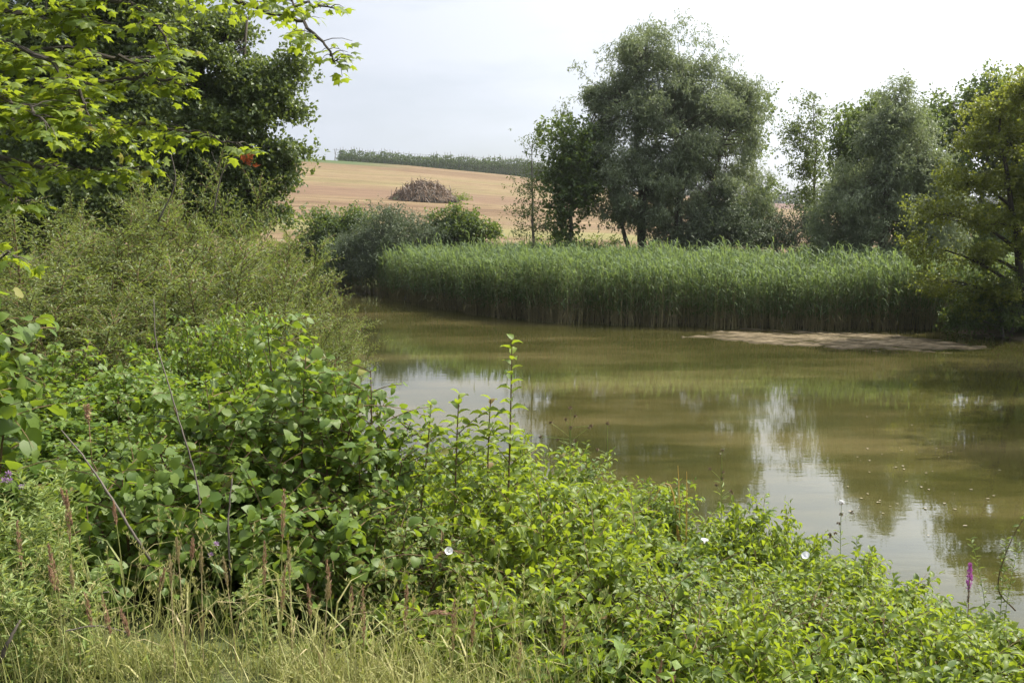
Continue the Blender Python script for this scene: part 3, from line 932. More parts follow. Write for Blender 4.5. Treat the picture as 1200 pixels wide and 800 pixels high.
# blades
kb = 8
t_ = np.tile(np.linspace(.32, .97, kb), n_) + rng.normal(size=n_ * kb) * .03
P = np.repeat(B0, kb, 0) + np.repeat(TP - B0, kb, 0) * t_[:, None]
az = np.repeat(rng.random(n_) * 6.28, kb) + np.tile(np.arange(kb) * np.pi, n_) + rng.normal(size=n_ * kb) * .5
up = np.where(t_ > .85, 1.3, .55) + rng.normal(size=len(P)) * .3
D = np.stack([np.cos(az), np.sin(az), up], 1)
wind = np.array((-.25, -.1, 0))
D = unit(D + wind)
N = unit(np.stack([-np.cos(az) * up, -np.sin(az) * up, np.ones(len(P))], 1) + rng.normal(size=(len(P), 3)) * .15)
LN = rng.uniform(.28, .52, len(P)) * np.where(t_ < .35, .7, 1)
tint = np.clip(np.repeat(rng.random(n_) * .5 + .5 * (.5 + .5 * vnoise(X, Y, 1.3, 8)), kb) * .7 + rng.random(len(P)) * .3, 0, 1)
dead = (t_ < .36) & (rng.random(len(P)) < .6)
place(a, P[~dead], D[~dead], N[~dead], LN[~dead], .036, T_BLADE, 0, tint[~dead], curl=2.2)
Dd = D[dead].copy(); Dd[:, 2] = -.6
place(a, P[dead], unit(Dd), N[dead], LN[dead], .016, T_BLADE, 1, tint[dead], curl=1.0)
tag(a.build('reed_bed', [M['reed'], M['reed_stem']]), 'dense green reed bed along the far shore', 'reeds', kind='stuff')

# rough grass strip behind the reeds and on the field margin
k = 42000
X = rng.uniform(-8, 26, k); Y = rng.uniform(39, 60, k)
sdv = pond_sd(X, Y); ok = sdv > 4.5
X, Y = X[ok], Y[ok]
P = np.stack([X, Y, ground_z(X, Y) - .02], 1)
a = Acc()
D = unit(np.stack([rng.normal(size=len(P)) * .35, rng.normal(size=len(P)) * .35, np.ones(len(P))], 1))
hh = rng.uniform(.35, .8, len(P)) * np.where(Y < 52, 1.25, .7) * (1 + .3 * vnoise(X, Y, .8))
place(a, P, D, rdir(len(P), .1), hh, .035, T_BLADE)
tag(a.build('field_margin_grass', M['greengrass']), 'bright rough grass between the reeds and the stubble', 'grass', kind='stuff')


# ------------------------------------------------------------------ near shrubs
def shrub_parts(root, h, rad, nst, nsh, shoot, leaf, mat, T=T_OVATE, opp=True, step=.045, wood='twig', up=.55, droopy=.25,
                stem_r=.008, seed=0, tmin=.25, bush=.45, side=.9, leafjit=.35, part='foliage', smooth=True, topw=1.0, curl=1.0, umin=0.0, hv=(.85, 1.02)):
    """stems that arch out from the base, side shoots, leaves set along every shoot"""
    global rng
    rng = np.random.default_rng(seed)
    w_, f_ = Acc(), Acc()
    LP, LD, LN, LS = [], [], [], []

    def leaves(P, lsc=1.0):
        ln = np.sum(np.linalg.norm(np.diff(P, axis=0), axis=1))
        k = max(3, int(ln / step))
        tt = np.linspace(umin, 1, k)
        q_ = np.linspace(0, 1, len(P))
        C = np.stack([np.interp(tt, q_, P[:, i]) for i in range(3)], 1)
        Tn = unit(np.gradient(C, axis=0))
        ref = unit(np.cross(Tn, np.array((0.05, 0.02, 1.0))) + 1e-4)
        sideu = np.cross(ref, Tn)
        ph = np.arange(k) * (np.pi / 2 if opp else 2.4) + rng.random() * 6
        for sgn in ((1, -1) if opp else (1,)):
            s_ = ref * np.cos(ph)[:, None] * sgn * side + sideu * np.sin(ph)[:, None] * sgn * side * .7
            D = unit(Tn * .55 + s_ + rng.normal(size=(k, 3)) * leafjit + np.array((0, 0, -droopy)))
            N = unit(Tn * .35 + np.array((0, 0, 1.0)) + rng.normal(size=(k, 3)) * leafjit)
            LP.append(C + D * .012); LD.append(D); LN.append(N)
            LS.append(lsc * rng.uniform(.6, 1.15, k) * (1 - .35 * tt ** 3))

    for i in range(nst):
        an = i * 2.4 + rng.random() * .8
        rr = rad * math.sqrt((i + .5) / nst)
        b0 = np.array((math.cos(an) * rr * .35, math.sin(an) * rr * .35, -.1))
        tip = np.array((math.cos(an) * rr, math.sin(an) * rr, h * (1 - bush * (rr / rad) ** 2) * rng.uniform(*hv)))
        mid = (b0 + tip) / 2 + np.array((-math.cos(an) * rr * .12, -math.sin(an) * rr * .12, tip[2] * .18)) + rng.normal(size=3) * .04
        P = bez(b0, mid, tip, 9)
        tube(w_, P, np.linspace(stem_r, stem_r * .3, 9), 5)
        leaves(P[5:])
        for j in range(nsh):
            t_ = tmin + (1 - tmin) * (j + rng.random()) / nsh
            c = np.array([np.interp(t_, np.linspace(0, 1, 9), P[:, q]) for q in range(3)])
            a2 = rng.random() * 6.283
            outw = np.array((math.cos(an) * rr / rad * .5, math.sin(an) * rr / rad * .5, 0))
            dd = unit(np.array([[math.cos(a2), math.sin(a2), up + rng.normal() * .35]]) + outw)[0]
            ln = shoot * rng.uniform(.5, 1.25) * (1.15 - .35 * t_)
            e_ = c + dd * ln
            S = bez(c, (c + e_) / 2 + (0, 0, .08 * ln), e_ - (0, 0, .1 * ln), 5)
            tube(w_, S, np.linspace(stem_r * .4, stem_r * .15, 5), 3, cap=False)
            leaves(S)
    P, D, N, S = map(np.concatenate, (LP, LD, LN, LS))
    place(f_, P, D, N, leaf[0] * S, leaf[1] * S, T, curl=curl * rng.uniform(.3, 1.7, len(P)))
    w_.build('stems', M[wood], root)
    f_.build(part, M[mat], root, smooth=smooth)
    return root


PARK = (0, 0, 0)


def top_at(px, py, d):
    """height of a bush at px whose top should reach line py, and its base"""
    q_ = at(px, py, d)
    z = gz(q_[0], d)
    return (q_[0], d, z), q_[2] - z


# --- dogwood thicket on the near bank, foreground right
HBS = [1.35, 1.35, .85, .85]
dog = []
for v in range(4):
    r_ = thing('dogwood_bush', 'x', 'bush', PARK)
    shrub_parts(r_, HBS[v], .80, 18, 16, .36, (.078, .043), 'dogwood' if v % 2 else 'dogwood_deep', seed=60 + v, step=.042, up=.95, tmin=.4, umin=.1, droopy=.3, leafjit=.45, curl=1.6, bush=.3, hv=(.62, 1.1))
    dog.append(r_)
DG = [  # px, top py, distance, label
    (505, 500, 6.6, 'dogwood bush behind the tall shoots, at the left end of the thicket'),
    (590, 508, 7.2, 'dogwood bush behind the tallest leafy shoot'),
    (672, 528, 7.4, 'dogwood bush with thistle heads rising over it'),
    (742, 572, 7.2, 'low dogwood bush in the dip of the thicket skyline, left of the ochre blades'),
    (812, 560, 7.2, 'dogwood bush with the ochre blades growing out of its top'),
    (880, 596, 7.0, 'dogwood bush behind the flat-seen white bindweed flower'),
    (950, 618, 6.8, 'dogwood bush just behind the open white bindweed flower'),
    (1015, 662, 6.6, 'dogwood bush below the fluffy thistle heads at the water edge'),
    (1085, 686, 6.5, 'dogwood bush between the fluffy thistle and the purple flower spike'),
    (1160, 712, 6.3, 'dogwood bush at the foot of the purple flower spike'),
    (1225, 730, 6.2, 'dogwood bush cut by the right edge under the arching stem'),
    (470, 560, 5.6, 'dogwood bush right beside the hazel bush'),
    (560, 560, 5.7, 'dogwood bush around the feet of the tall shoots'),
    (650, 580, 5.9, 'dogwood bush in the second rank under the thistle heads'),
    (735, 612, 5.8, 'dogwood bush in the second rank below the skyline dip'),
    (822, 622, 5.8, 'dogwood bush in the second rank below the ochre blades'),
    (905, 650, 5.7, 'dogwood bush in the second rank carrying the open white flower'),
    (990, 690, 5.6, 'dogwood bush in the second rank below the fluffy thistle'),
    (1075, 724, 5.4, 'dogwood bush in the second rank left of the purple spike'),
    (1165, 742, 5.3, 'dogwood bush in the second rank below the purple spike'),
    (520, 640, 4.8, 'dogwood bush by the round white flower near the seed grasses'),
    (620, 650, 4.8, 'dogwood bush in the bottom rank right of the round white flower'),
    (715, 680, 4.7, 'dogwood bush in the bottom rank, below middle of thicket'),
    (800, 690, 4.7, 'dogwood bush in the bottom rank, overhanging a dark hollow'),
    (990, 740, 4.5, 'dogwood bush in the bottom rank at the frame edge, right of the grey-leaved bush'),
    (1100, 765, 4.4, 'dogwood bush in the bottom right, nearest the camera'),
    (1210, 775, 4.4, 'dogwood bush in the bottom right corner'),
    (590, 735, 4.0, 'dogwood bush at the bottom edge, behind the rusty seed heads'),
    (700, 765, 3.9, 'dogwood bush at the bottom edge, below the middle of the pond'),
    (870, 785, 3.8, 'dogwood bush lowest at the bottom edge, below the grey-leaved bush'),
]
rg = np.random.default_rng(61)
used = [False] * 4
for i, (px, py, d, lb) in enumerate(DG):
    loc, hh = top_at(px, py, d)
    hh = max(hh + (rg.normal() * .17 if d < 6 else rg.normal() * .06) - (.24 if d > 6 else .16), .35)
    sc = (.92 if d > 5 else .82) * rg.uniform(.8, 1.12)
    v = (i % 2) + (0 if hh > .98 else 2)
    zs = float(np.clip(hh / HBS[v], .8, 1.15))
    s3 = (sc, sc, zs)
    loc = (loc[0], loc[1], loc[2] + hh - HBS[v] * zs * .97)
    rz = rg.uniform(0, 6.28)
    if not used[v]:
        o = dog[v]; used[v] = True
        o.location = loc; o.rotation_euler = (0, 0, rz); o.scale = s3
        o['label'] = lb; o['group'] = 'dogwood bushes of the bank thicket'
    else:
        dup(dog[v], loc, rz, s3, lb, 'dogwood bushes of the bank thicket')

for v in range(4):
    if not used[v]:
        for ch in list(dog[v].children):
            bpy.data.objects.remove(ch)
        bpy.data.objects.remove(dog[v])

# --- small grey-leaved bush (buckthorn) in the thicket, and a loose one by the seed grasses
for (px, py, d, lb, sd_, rad) in [
        (905, 690, 4.9, 'small-leaved greyish bush inside the thicket, right of the dark hollow', 71, .42),
        (690, 560, 6.1, 'small-leaved greyish bush on the thicket skyline under the thistle heads', 73, .4),
        (1040, 715, 5.2, 'small-leaved greyish bush in the thicket left of the purple spike', 74, .4),
        (760, 745, 4.2, 'small-leaved greyish bush at the bottom edge beside the dark hollow', 75, .4),
        (448, 590, 4.6, 'small-leaved loose bush between the hazel and the round white flower', 72, .5)]:
    loc, hh = top_at(px, py, d)
    r_ = thing('small_leaved_bush', lb, 'bush', loc)
    shrub_parts(r_, max(hh, .6), rad, 16, 16, .26, (.034, .022), 'small', seed=sd_, step=.026, up=.7)

# --- hazel in the middle of the left foreground
HZ = [(345, 388, 5.3, .62, 'hazel bush with big bright leaves, tallest in the left foreground', 81, .1),
      (420, 452, 5.2, .42, 'hazel bush leaning toward the pond, right of the tallest hazel', 82, .08),
      (262, 452, 5.3, .5, 'hazel bush left of the tallest hazel, beside the bare grey shoot', 83, .09),
      (300, 560, 4.75, .7, 'shaded hazel bush in front of the tallest hazel', 84, .095),
      (165, 575, 4.7, .7, 'shaded large-leaved hazel bush behind the fallen grey stick', 85, .095),
      (395, 600, 4.7, .5, 'shaded hazel bush above the rusty seed heads, right of the thistle flowers', 86, .09)]
for (px, py, d, rad, lb, sd_, lf) in HZ:
    loc, hh = top_at(px, py, d)
    lf *= .72
    hh += .1
    r_ = thing('hazel_bush', lb, 'bush', loc, 'hazel bushes of the left foreground')
    shrub_parts(r_, max(hh, .7), rad, 13, 13, .36, (lf, lf * .86), 'hazel', T=T_ROUND, opp=False, step=.025, seed=sd_, up=.55, droopy=.45,
                tmin=.15, bush=.35, stem_r=.009, side=.8, leafjit=.45)

# --- bramble and nettle bank on the left
BR = [(40, 405, 7.2, .9, 'bramble bush at the left edge below the silvery willow', 91),
      (120, 415, 7.4, .9, 'bright bramble bush behind the reddish dock seed head', 92),
      (200, 438, 7.4, .8, 'bramble bush under the willow, left of the bare grey shoot', 93),
      (30, 480, 6.3, .8, 'bramble bush in front at the left edge, above the thistles', 94),
      (115, 500, 6.2, .8, 'bramble bush around the top of the fallen grey stick', 95),
      (205, 520, 6.2, .7, 'bramble bush behind the middle of the bare grey shoot', 96),
      (215, 372, 9.6, .75, 'green leafy bush poking up inside the willow clump above the bare grey shoot', 97),
      (285, 350, 9.9, .6, 'smaller green leafy bush inside the willow clump, behind the tallest hazel', 98)]
pr = None
for i, (px, py, d, rad, lb, sd_) in enumerate(BR):
    loc, hh = top_at(px, py, d)
    if i < 2:
        r_ = thing('bramble_bush', lb, 'bush', loc, 'bramble bushes of the left bank')
        shrub_parts(r_, 1.3, .85, 17, 15, .34, (.07, .05), 'nettle', seed=sd_, step=.036, up=.4, droopy=.3, tmin=.2, bush=.35)
        r_.scale = (rad / .85, rad / .85, hh / 1.3)
        pr = (pr or []) + [r_]
    else:
        dup(pr[i % 2], loc, i * 1.9, (rad / .85, rad / .85, hh / 1.3), lb)

# --- big-leaved branch entering from the left edge
loc, hh = top_at(-62, 300, 4.4)
r_ = thing('hazel_bush', 'large-leaved hazel at the very left edge, cut by the frame', 'bush', loc, 'hazel bushes of the left foreground')
shrub_parts(r_, hh, .36, 9, 14, .3, (.1, .09), 'hazel', T=T_ROUND, opp=False, step=.042, seed=99, up=.3, droopy=.5, bush=.2)


# --- silvery willow bush on the left bank
WL = [(222, 200, 13.5, 1.1, 'silvery willow bush, tallest and centre of the left bank clump', 101),
      (120, 245, 13.0, 1.3, 'willow bush left of the tallest, below the maple leaves', 102),
      (30, 250, 12.0, 1.2, 'willow bush at the left frame edge behind the brambles', 103),
      (312, 250, 14.5, 1.0, 'willow bush right of the tallest, before the stubble field', 104),
      (356, 322, 15.0, .9, 'willow bush reaching out over the pond toward the reeds', 105),
      (190, 330, 11.0, 1.1, 'low willow bush in front of the tallest, behind the bare grey shoot', 106),
      (300, 350, 11.5, 1.1, 'low willow bush behind the tallest hazel', 107),
      (80, 340, 10.5, 1.0, 'low willow bush in front, above the bramble bank', 108),
      (384, 368, 13.2, .6, 'low willow bush overhanging the water, lowest right of the clump', 109),
      (90, 232, 14.5, 1.2, 'tall willow bush behind the left ones, under the maple branch', 110),
      (160, 205, 15.0, 1.1, 'tall willow bush just left behind the tallest', 111),
      (272, 215, 15.5, 1.0, 'tall willow bush just right behind the tallest', 112),
      (330, 280, 16.5, .8, 'willow bush at the far right of the clump, before the dark rounded shrub', 113),
      (250, 290, 12.2, 1.2, 'willow bush in the middle of the clump, in front of the tallest', 114),
      (352, 380, 12.4, .7, 'low willow bush at the pond side above the hazel leaves', 115),
      (130, 300, 11.6, 1.2, 'willow bush in the left middle of the clump', 116)]
wp = []
for i, (px, py, d, rad, lb, sd_) in enumerate(WL):
    loc, hh = top_at(px, py, d)
    if i < 3:
        r_ = thing('willow_bush', lb, 'bush', loc, 'willow bushes of the left bank')
        shrub_parts(r_, 3.4, 1.35, 17, 40, .66, (.10, .023), 'willow_near', T=T_LANCE, opp=False, step=.024, seed=sd_, up=.9, droopy=.0,
                    tmin=.14, bush=.3, stem_r=.014, hv=(.55, 1.12), side=.7, smooth=False)
        wp.append(r_)
        r_.scale = (rad / 1.25, rad / 1.25, hh / 3.4)
    else:
        dup(wp[i % 3], loc, i * 1.3, (rad / 1.25, rad / 1.25, hh / 3.4), lb)


# ------------------------------------------------------------------ maple with branches reaching in from the upper left
rng = np.random.default_rng(120)
mx0, my0 = -5.4, 7.6
mroot = np.array((mx0, my0, gz(mx0, my0)))
mt = thing('maple_tree', 'maple whose branches of bright lobed leaves hang into the upper left', 'tree', mroot)
a = Acc()
tube(a, catmull([(0, 0, -.3), (.05, 0, 1.5), (-.05, .1, 3), (.1, 0, 4.8), (.15, .1, 7)], 4), np.linspace(.2, .07, 17), 10)
a.build('trunk', M['bark_dark'], mt, smooth=True)
MB = [  # branch paths in (px, py, distance), twig length, leaf count factor
    ([(-160, -60, 7.4), (60, -75, 7.2), (200, -30, 7.0), (290, 5, 6.8), (350, 22, 6.7), (385, 60, 6.6), (398, 78, 6.6)], .30, 1.0, .82),
    ([(-160, -60, 7.4), (100, -40, 6.6), (240, -20, 6.3), (330, 2, 6.2), (392, 10, 6.1)], .26, .9, .85),
    ([(-180, 140, 7.6), (0, 140, 7.2), (100, 146, 6.9), (200, 150, 6.7), (285, 172, 6.5)], .42, 1.3, .85),
    ([(-180, 120, 7.6), (-20, 112, 7.0), (80, 100, 6.6), (170, 92, 6.5), (215, 100, 6.4)], .40, 1.1, .85),
    ([(-180, 60, 7.6), (-60, 66, 6.8), (30, 62, 6.2), (90, 100, 6.0), (104, 150, 5.9)], .42, 1.6, .95),
    ([(-180, 60, 7.6), (-60, 100, 6.3), (10, 115, 5.8), (60, 150, 5.6)], .4, 1.6, 1.0),
    ([(-180, -20, 7.6), (-20, 10, 6.8), (60, 14, 6.5), (130, 28, 6.4)], .42, 1.5, .9),
    ([(-180, -60, 7.6), (0, -30, 6.9), (90, -16, 6.6), (170, 20, 6.4), (200, 60, 6.3)], .4, 1.1, .85),
    ([(-180, 160, 7.6), (20, 190, 7.0), (110, 200, 6.8), (170, 196, 6.7)], .36, 1.1, .85),
    ([(-180, 120, 7.6), (60, 60, 6.9), (150, 72, 6.7), (205, 66, 6.6)], .36, .9, .85),
    ([(-180, 180, 7.6), (-80, 190, 6.4), (-10, 200, 5.8), (30, 236, 5.6)], .3, 1.1, .9),
    ([(-180, 220, 7.6), (-80, 260, 5.6), (-30, 285, 5.0), (18, 302, 4.8)], .2, .8, .8),
]
for bi, (path, tl, dens, lsz) in enumerate(MB):
    Pw = catmull([at(*p_) - mroot for p_ in path], 7)
    # join the trunk
    Pw = np.vstack([np.array((.05, 0, max(1.2, Pw[0][2] - .5)))[None], Pw])
    bw, fl, fr = Acc(), Acc(), Acc()
    Pw[2:-1] += rng.normal(size=(len(Pw) - 3, 3)) * .012
    tube(bw, Pw, np.linspace(.03, .004, len(Pw)), 6)
    LP, LD, LN, LS = [], [], [], []
    m0 = int(len(Pw) * .3)
    seglen = np.sum(np.linalg.norm(np.diff(Pw[m0:], axis=0), axis=1))
    nt_ = int(seglen / .054 * dens)
    for k in range(nt_):
        s_ = (k + rng.random()) / nt_
        c = np.array([np.interp(s_, np.linspace(0, 1, len(Pw) - m0), Pw[m0:, q]) for q in range(3)])
        a2 = rng.random() * 6.283
        dd = unit(np.array([[math.cos(a2), math.sin(a2), rng.normal() * .3 - .05]]))[0]
        ln = tl * rng.uniform(.3, 1.1) * (1.15 - .7 * s_)
        S = bez(c, c + dd * ln * .5 + (0, 0, .03), c + dd * ln - (0, 0, .12 * ln), 4)
        tube(bw, S, np.linspace(.004, .0015, 4), 3, cap=False)
        kk = max(2, int(ln / .052))
        for j in range(kk):
            u_ = (j + 1) / kk
            pt = S[0] * (1 - u_) + S[-1] * u_
            for sg in (1, -1):
                sdv = np.cross(dd, (0, 0, 1)) * sg
                l2 = dd * .6 + sdv * .9 + rng.normal(size=3) * .3 + np.array((0, 0, -.35))
                l2 = l2 / np.linalg.norm(l2)
                LP.append(pt + l2 * .03); LD.append(l2); LN.append(np.array((0, 0, 1)) + rng.normal(size=3) * .38); LS.append(rng.uniform(.6, 1.15))
    bo = bw.build('branch', M['bark_dark'], mt)
    LP, LD, LN, LS = map(np.array, (LP, LD, LN, LS))
    place(fl, LP, LD, LN, .076 * LS * lsz, .084 * LS * lsz, T_MAPLE, curl=rng.uniform(.3, 1.8, len(LP)))
    fo = fl.build('foliage', M['maple'], bo)
    if bi == 2:
        ra = Acc()
        c = np.array([at(px_, py_, 6.5) - mroot for px_, py_ in ((284, 182), (289, 187), (293, 190), (297, 195), (292, 180))])
        place(ra, c, rdir(5, -.8), rdir(5, .2), .05, .045, T_MAPLE, curl=2.5)
        ro = ra.build('withered_leaves', M['red'], bo)
        ro['label'] = 'withered red leaves at the branch tip'

# ------------------------------------------------------------------ tall shoots over the thicket
for (px, py, d, lb, sd_) in [(600, 398, 5.2, 'tallest leafy shoot rising against the pond', 131),
                             (538, 462, 5.1, 'leafy shoot with curled top left of the tallest shoot', 132),
                             (505, 474, 5.3, 'short leafy shoot nearest the hazel bush', 133),
                             (575, 468, 5.3, 'leafy shoot leaning just left of the tallest shoot', 134)]:
    rng = np.random.default_rng(sd_)
    loc, hh = top_at(px, py, d)
    r_ = thing('tall_shoot', lb, 'shoot', loc, 'tall leafy shoots over the thicket')
    w_, f_ = Acc(), Acc()
    P = bez((rng.normal() * .1 - .05, 0, -.1), (rng.normal() * .03 - .05, 0, hh * .5), (0, 0, hh), 14)
    tube(w_, P, np.linspace(.009, .003, 14), 6)
    k = int(hh / .034)
    tt = np.linspace(.25, 1, k)
    C = np.stack([np.interp(tt, np.linspace(0, 1, 14), P[:, q]) for q in range(3)], 1)
    ph = np.arange(k) * 2.4
    D = np.stack([np.cos(ph), np.sin(ph), .15 + .6 * tt ** 4 + rng.normal(size=k) * .15], 1)
    place(f_, C, D, np.stack([np.cos(ph) * -.3, np.sin(ph) * -.3, np.ones(k)], 1) + rng.normal(size=(k, 3)) * .2,
          .10 * rng.uniform(.75, 1.1, k) * (1 - .3 * tt ** 5), .046, T_OVATE, curl=rng.uniform(1, 2.4, k))
    for j in range(9):
        t_ = rng.uniform(.3, .85)
        c = np.array([np.interp(t_, np.linspace(0, 1, 14), P[:, q]) for q in range(3)])
        a2 = rng.random() * 6.28
        e_ = c + np.array((math.cos(a2) * .16, math.sin(a2) * .16, .12))
        S = np.array([c, (c + e_) / 2 + (0, 0, .01), e_])
        tube(w_, S, [.003, .002, .0015], 4)
        kk = 6
        ph = np.arange(kk) * 2.4
        place(f_, c + (e_ - c) * np.linspace(.3, 1, kk)[:, None], np.stack([np.cos(ph), np.sin(ph), np.full(kk, .3)], 1), rdir(kk, 1.4), .075, .038, T_OVATE, curl=1.6)
    w_.build('stem', M['twig'], r_)
    f_.build('foliage', M['dogwood'], r_, smooth=True)

# ------------------------------------------------------------------ light thistles, lower left
TH = [(12, 560, 4.1), (45, 560, 4.3), (75, 590, 4.2), (25, 610, 3.8), (62, 640, 3.8), (92, 655, 3.9), (10, 660, 3.5), (40, 690, 3.5), (80, 700, 3.5),
      (262, 640, 4.2), (300, 690, 4.0), (-15, 600, 3.9)]
TL_ = ['thistle at the left edge carrying faded lilac flowers', 'tall pale thistle second from the left edge', 'pale thistle beside the dark hazel shade',
       'pale feathery thistle in the middle of the left corner clump', 'thistle behind the rusty seed heads of the left corner', 'thistle at the right side of the corner clump',
       'low thistle at the left edge near the bottom', 'low thistle in front of the corner clump', 'low thistle at the right foot of the corner clump',
       'thistle with tiny violet flowers in the hazel shade', 'leafy thistle among the rusty seed heads', 'thistle cut off by the left edge']
for i, ((px, py, d), lb) in enumerate(zip(TH, TL_)):
    rng = np.random.default_rng(140 + i)
    loc, hh = top_at(px, py, d)
    r_ = thing('thistle_plant', lb, 'thistle', loc, 'thistles of the left foreground')
    w_, f_ = Acc(), Acc()
    for s_ in range(3):
        ox, oy = rng.normal(size=2) * .05
        P = bez((ox, oy, -.05), (ox + rng.normal() * .04, oy, hh * .5), (ox + rng.normal() * .07, oy + rng.normal() * .05, hh * rng.uniform(.8, 1.0)), 10)
        tube(w_, P, np.linspace(.006, .002, 10), 5)
        k = int(hh / .016)
        tt = np.linspace(.08, 1, k)
        C = np.stack([np.interp(tt, np.linspace(0, 1, 10), P[:, q]) for q in range(3)], 1)
        ph = np.arange(k) * 2.4
        D = np.stack([np.cos(ph), np.sin(ph), .35 + rng.normal(size=k) * .25], 1)
        place(f_, C, D, np.stack([np.cos(ph) * -.35, np.sin(ph) * -.35, np.ones(k)], 1), .10 * rng.uniform(.6, 1.1, k) * (1.1 - .5 * tt), .016, T_LANCE, curl=rng.uniform(.5, 2.5, k))
        for j in range(5):
            t_ = rng.uniform(.55, .95)
            c = np.array([np.interp(t_, np.linspace(0, 1, 10), P[:, q]) for q in range(3)])
            a2 = rng.random() * 6.28
            e_ = c + np.array((math.cos(a2) * .07, math.sin(a2) * .07, .12))
            tube(w_, np.array([c, e_]), [.002, .0015], 4)
            kk = 9
            ph = np.arange(kk) * 2.4
            place(f_, c + (e_ - c) * np.linspace(.2, 1, kk)[:, None], np.stack([np.cos(ph), np.sin(ph), np.full(kk, .6)], 1), rdir(kk, 1), .045, .010, T_LANCE)
    w_.build('stem', M['thistle'], r_)
    f_.build('foliage', M['thistle'], r_)
    if i in (0, 9):
        for j in range(6 if i == 0 else 2):
            fa = Acc()
            c = np.array((rng.normal() * .045, rng.normal() * .03, hh + rng.uniform(-.05, .03)))
            k = 26
            dd = rdir(k, .7)
            place(fa, c + dd * .002, dd, rdir(k), .017, .004, T_RHOMB)
            place(fa, np.repeat((c - (0, 0, .012))[None], 10, 0), rdir(10, .6), rdir(10), .012, .006, T_RHOMB, 1)
            fa.build('flower', [M['lilac'], M['small']], r_)

# ------------------------------------------------------------------ thistle seed heads against the water
for (px, py, d, lb, sd_) in [(668, 478, 6.4, 'branched thistle with brown seed heads standing out against the pond', 160),
                             (712, 496, 6.6, 'small thistle with a single dark seed head right of the branched one', 161),
                             (846, 528, 6.8, 'brown thistle heads right of the ochre blades', 162),
                             (986, 590, 6.3, 'thistle topped with white fluff at the water edge', 163)]:
    rng = np.random.default_rng(sd_)
    loc, hh = top_at(px, py, d)
    r_ = thing('thistle_stalk', lb, 'thistle', loc, 'thistles gone to seed above the thicket')
    w_ = Acc(); f_ = Acc()
    P = bez((0, 0, 0), (.02, 0, hh * .5), (0, 0, hh * .93), 8)
    tube(w_, P, np.linspace(.004, .0015, 8), 5)
    nh = 11 if sd_ == 160 else (2 if sd_ == 161 else 7)
    heads = []
    for j in range(nh):
        t_ = rng.uniform(.82, .98)
        c = np.array([np.interp(t_, np.linspace(0, 1, 8), P[:, q]) for q in range(3)])
        e_ = c + np.array((rng.normal() * .085, rng.normal() * .04, rng.uniform(.0, .12)))
        if j == 0: e_ = np.array((0, 0, hh))
        tube(w_, bez(c, (c + e_) / 2 + (0, 0, .01), e_, 4), .0013, 4)
        heads.append(e_)
    k = 26
    tt = np.linspace(.35, .9, k); ph = np.arange(k) * 2.4
    C = np.stack([np.interp(tt, np.linspace(0, 1, 8), P[:, q]) for q in range(3)], 1)
    place(f_, C, np.stack([np.cos(ph), np.sin(ph), np.full(k, .5)], 1), rdir(k, 1), .07, .011, T_LANCE)
    w_.build('stem', M['thistle'], r_); f_.build('foliage', M['thistle'], r_)
    for j, e_ in enumerate(heads):
        ha = Acc()
        k = 30
        dd = rdir(k, .4)
        place(ha, e_ + dd * .002, dd, rdir(k), .014, .007, T_RHOMB)
        if sd_ == 163 and j == 0:
            dd = rdir(60, .5)
            place(ha, e_ + (0, 0, .01) + dd * .003, dd, rdir(60), .022, .003, T_RHOMB, 1)
        ha.build('seed_head', [M['brown'], M['white']], r_)

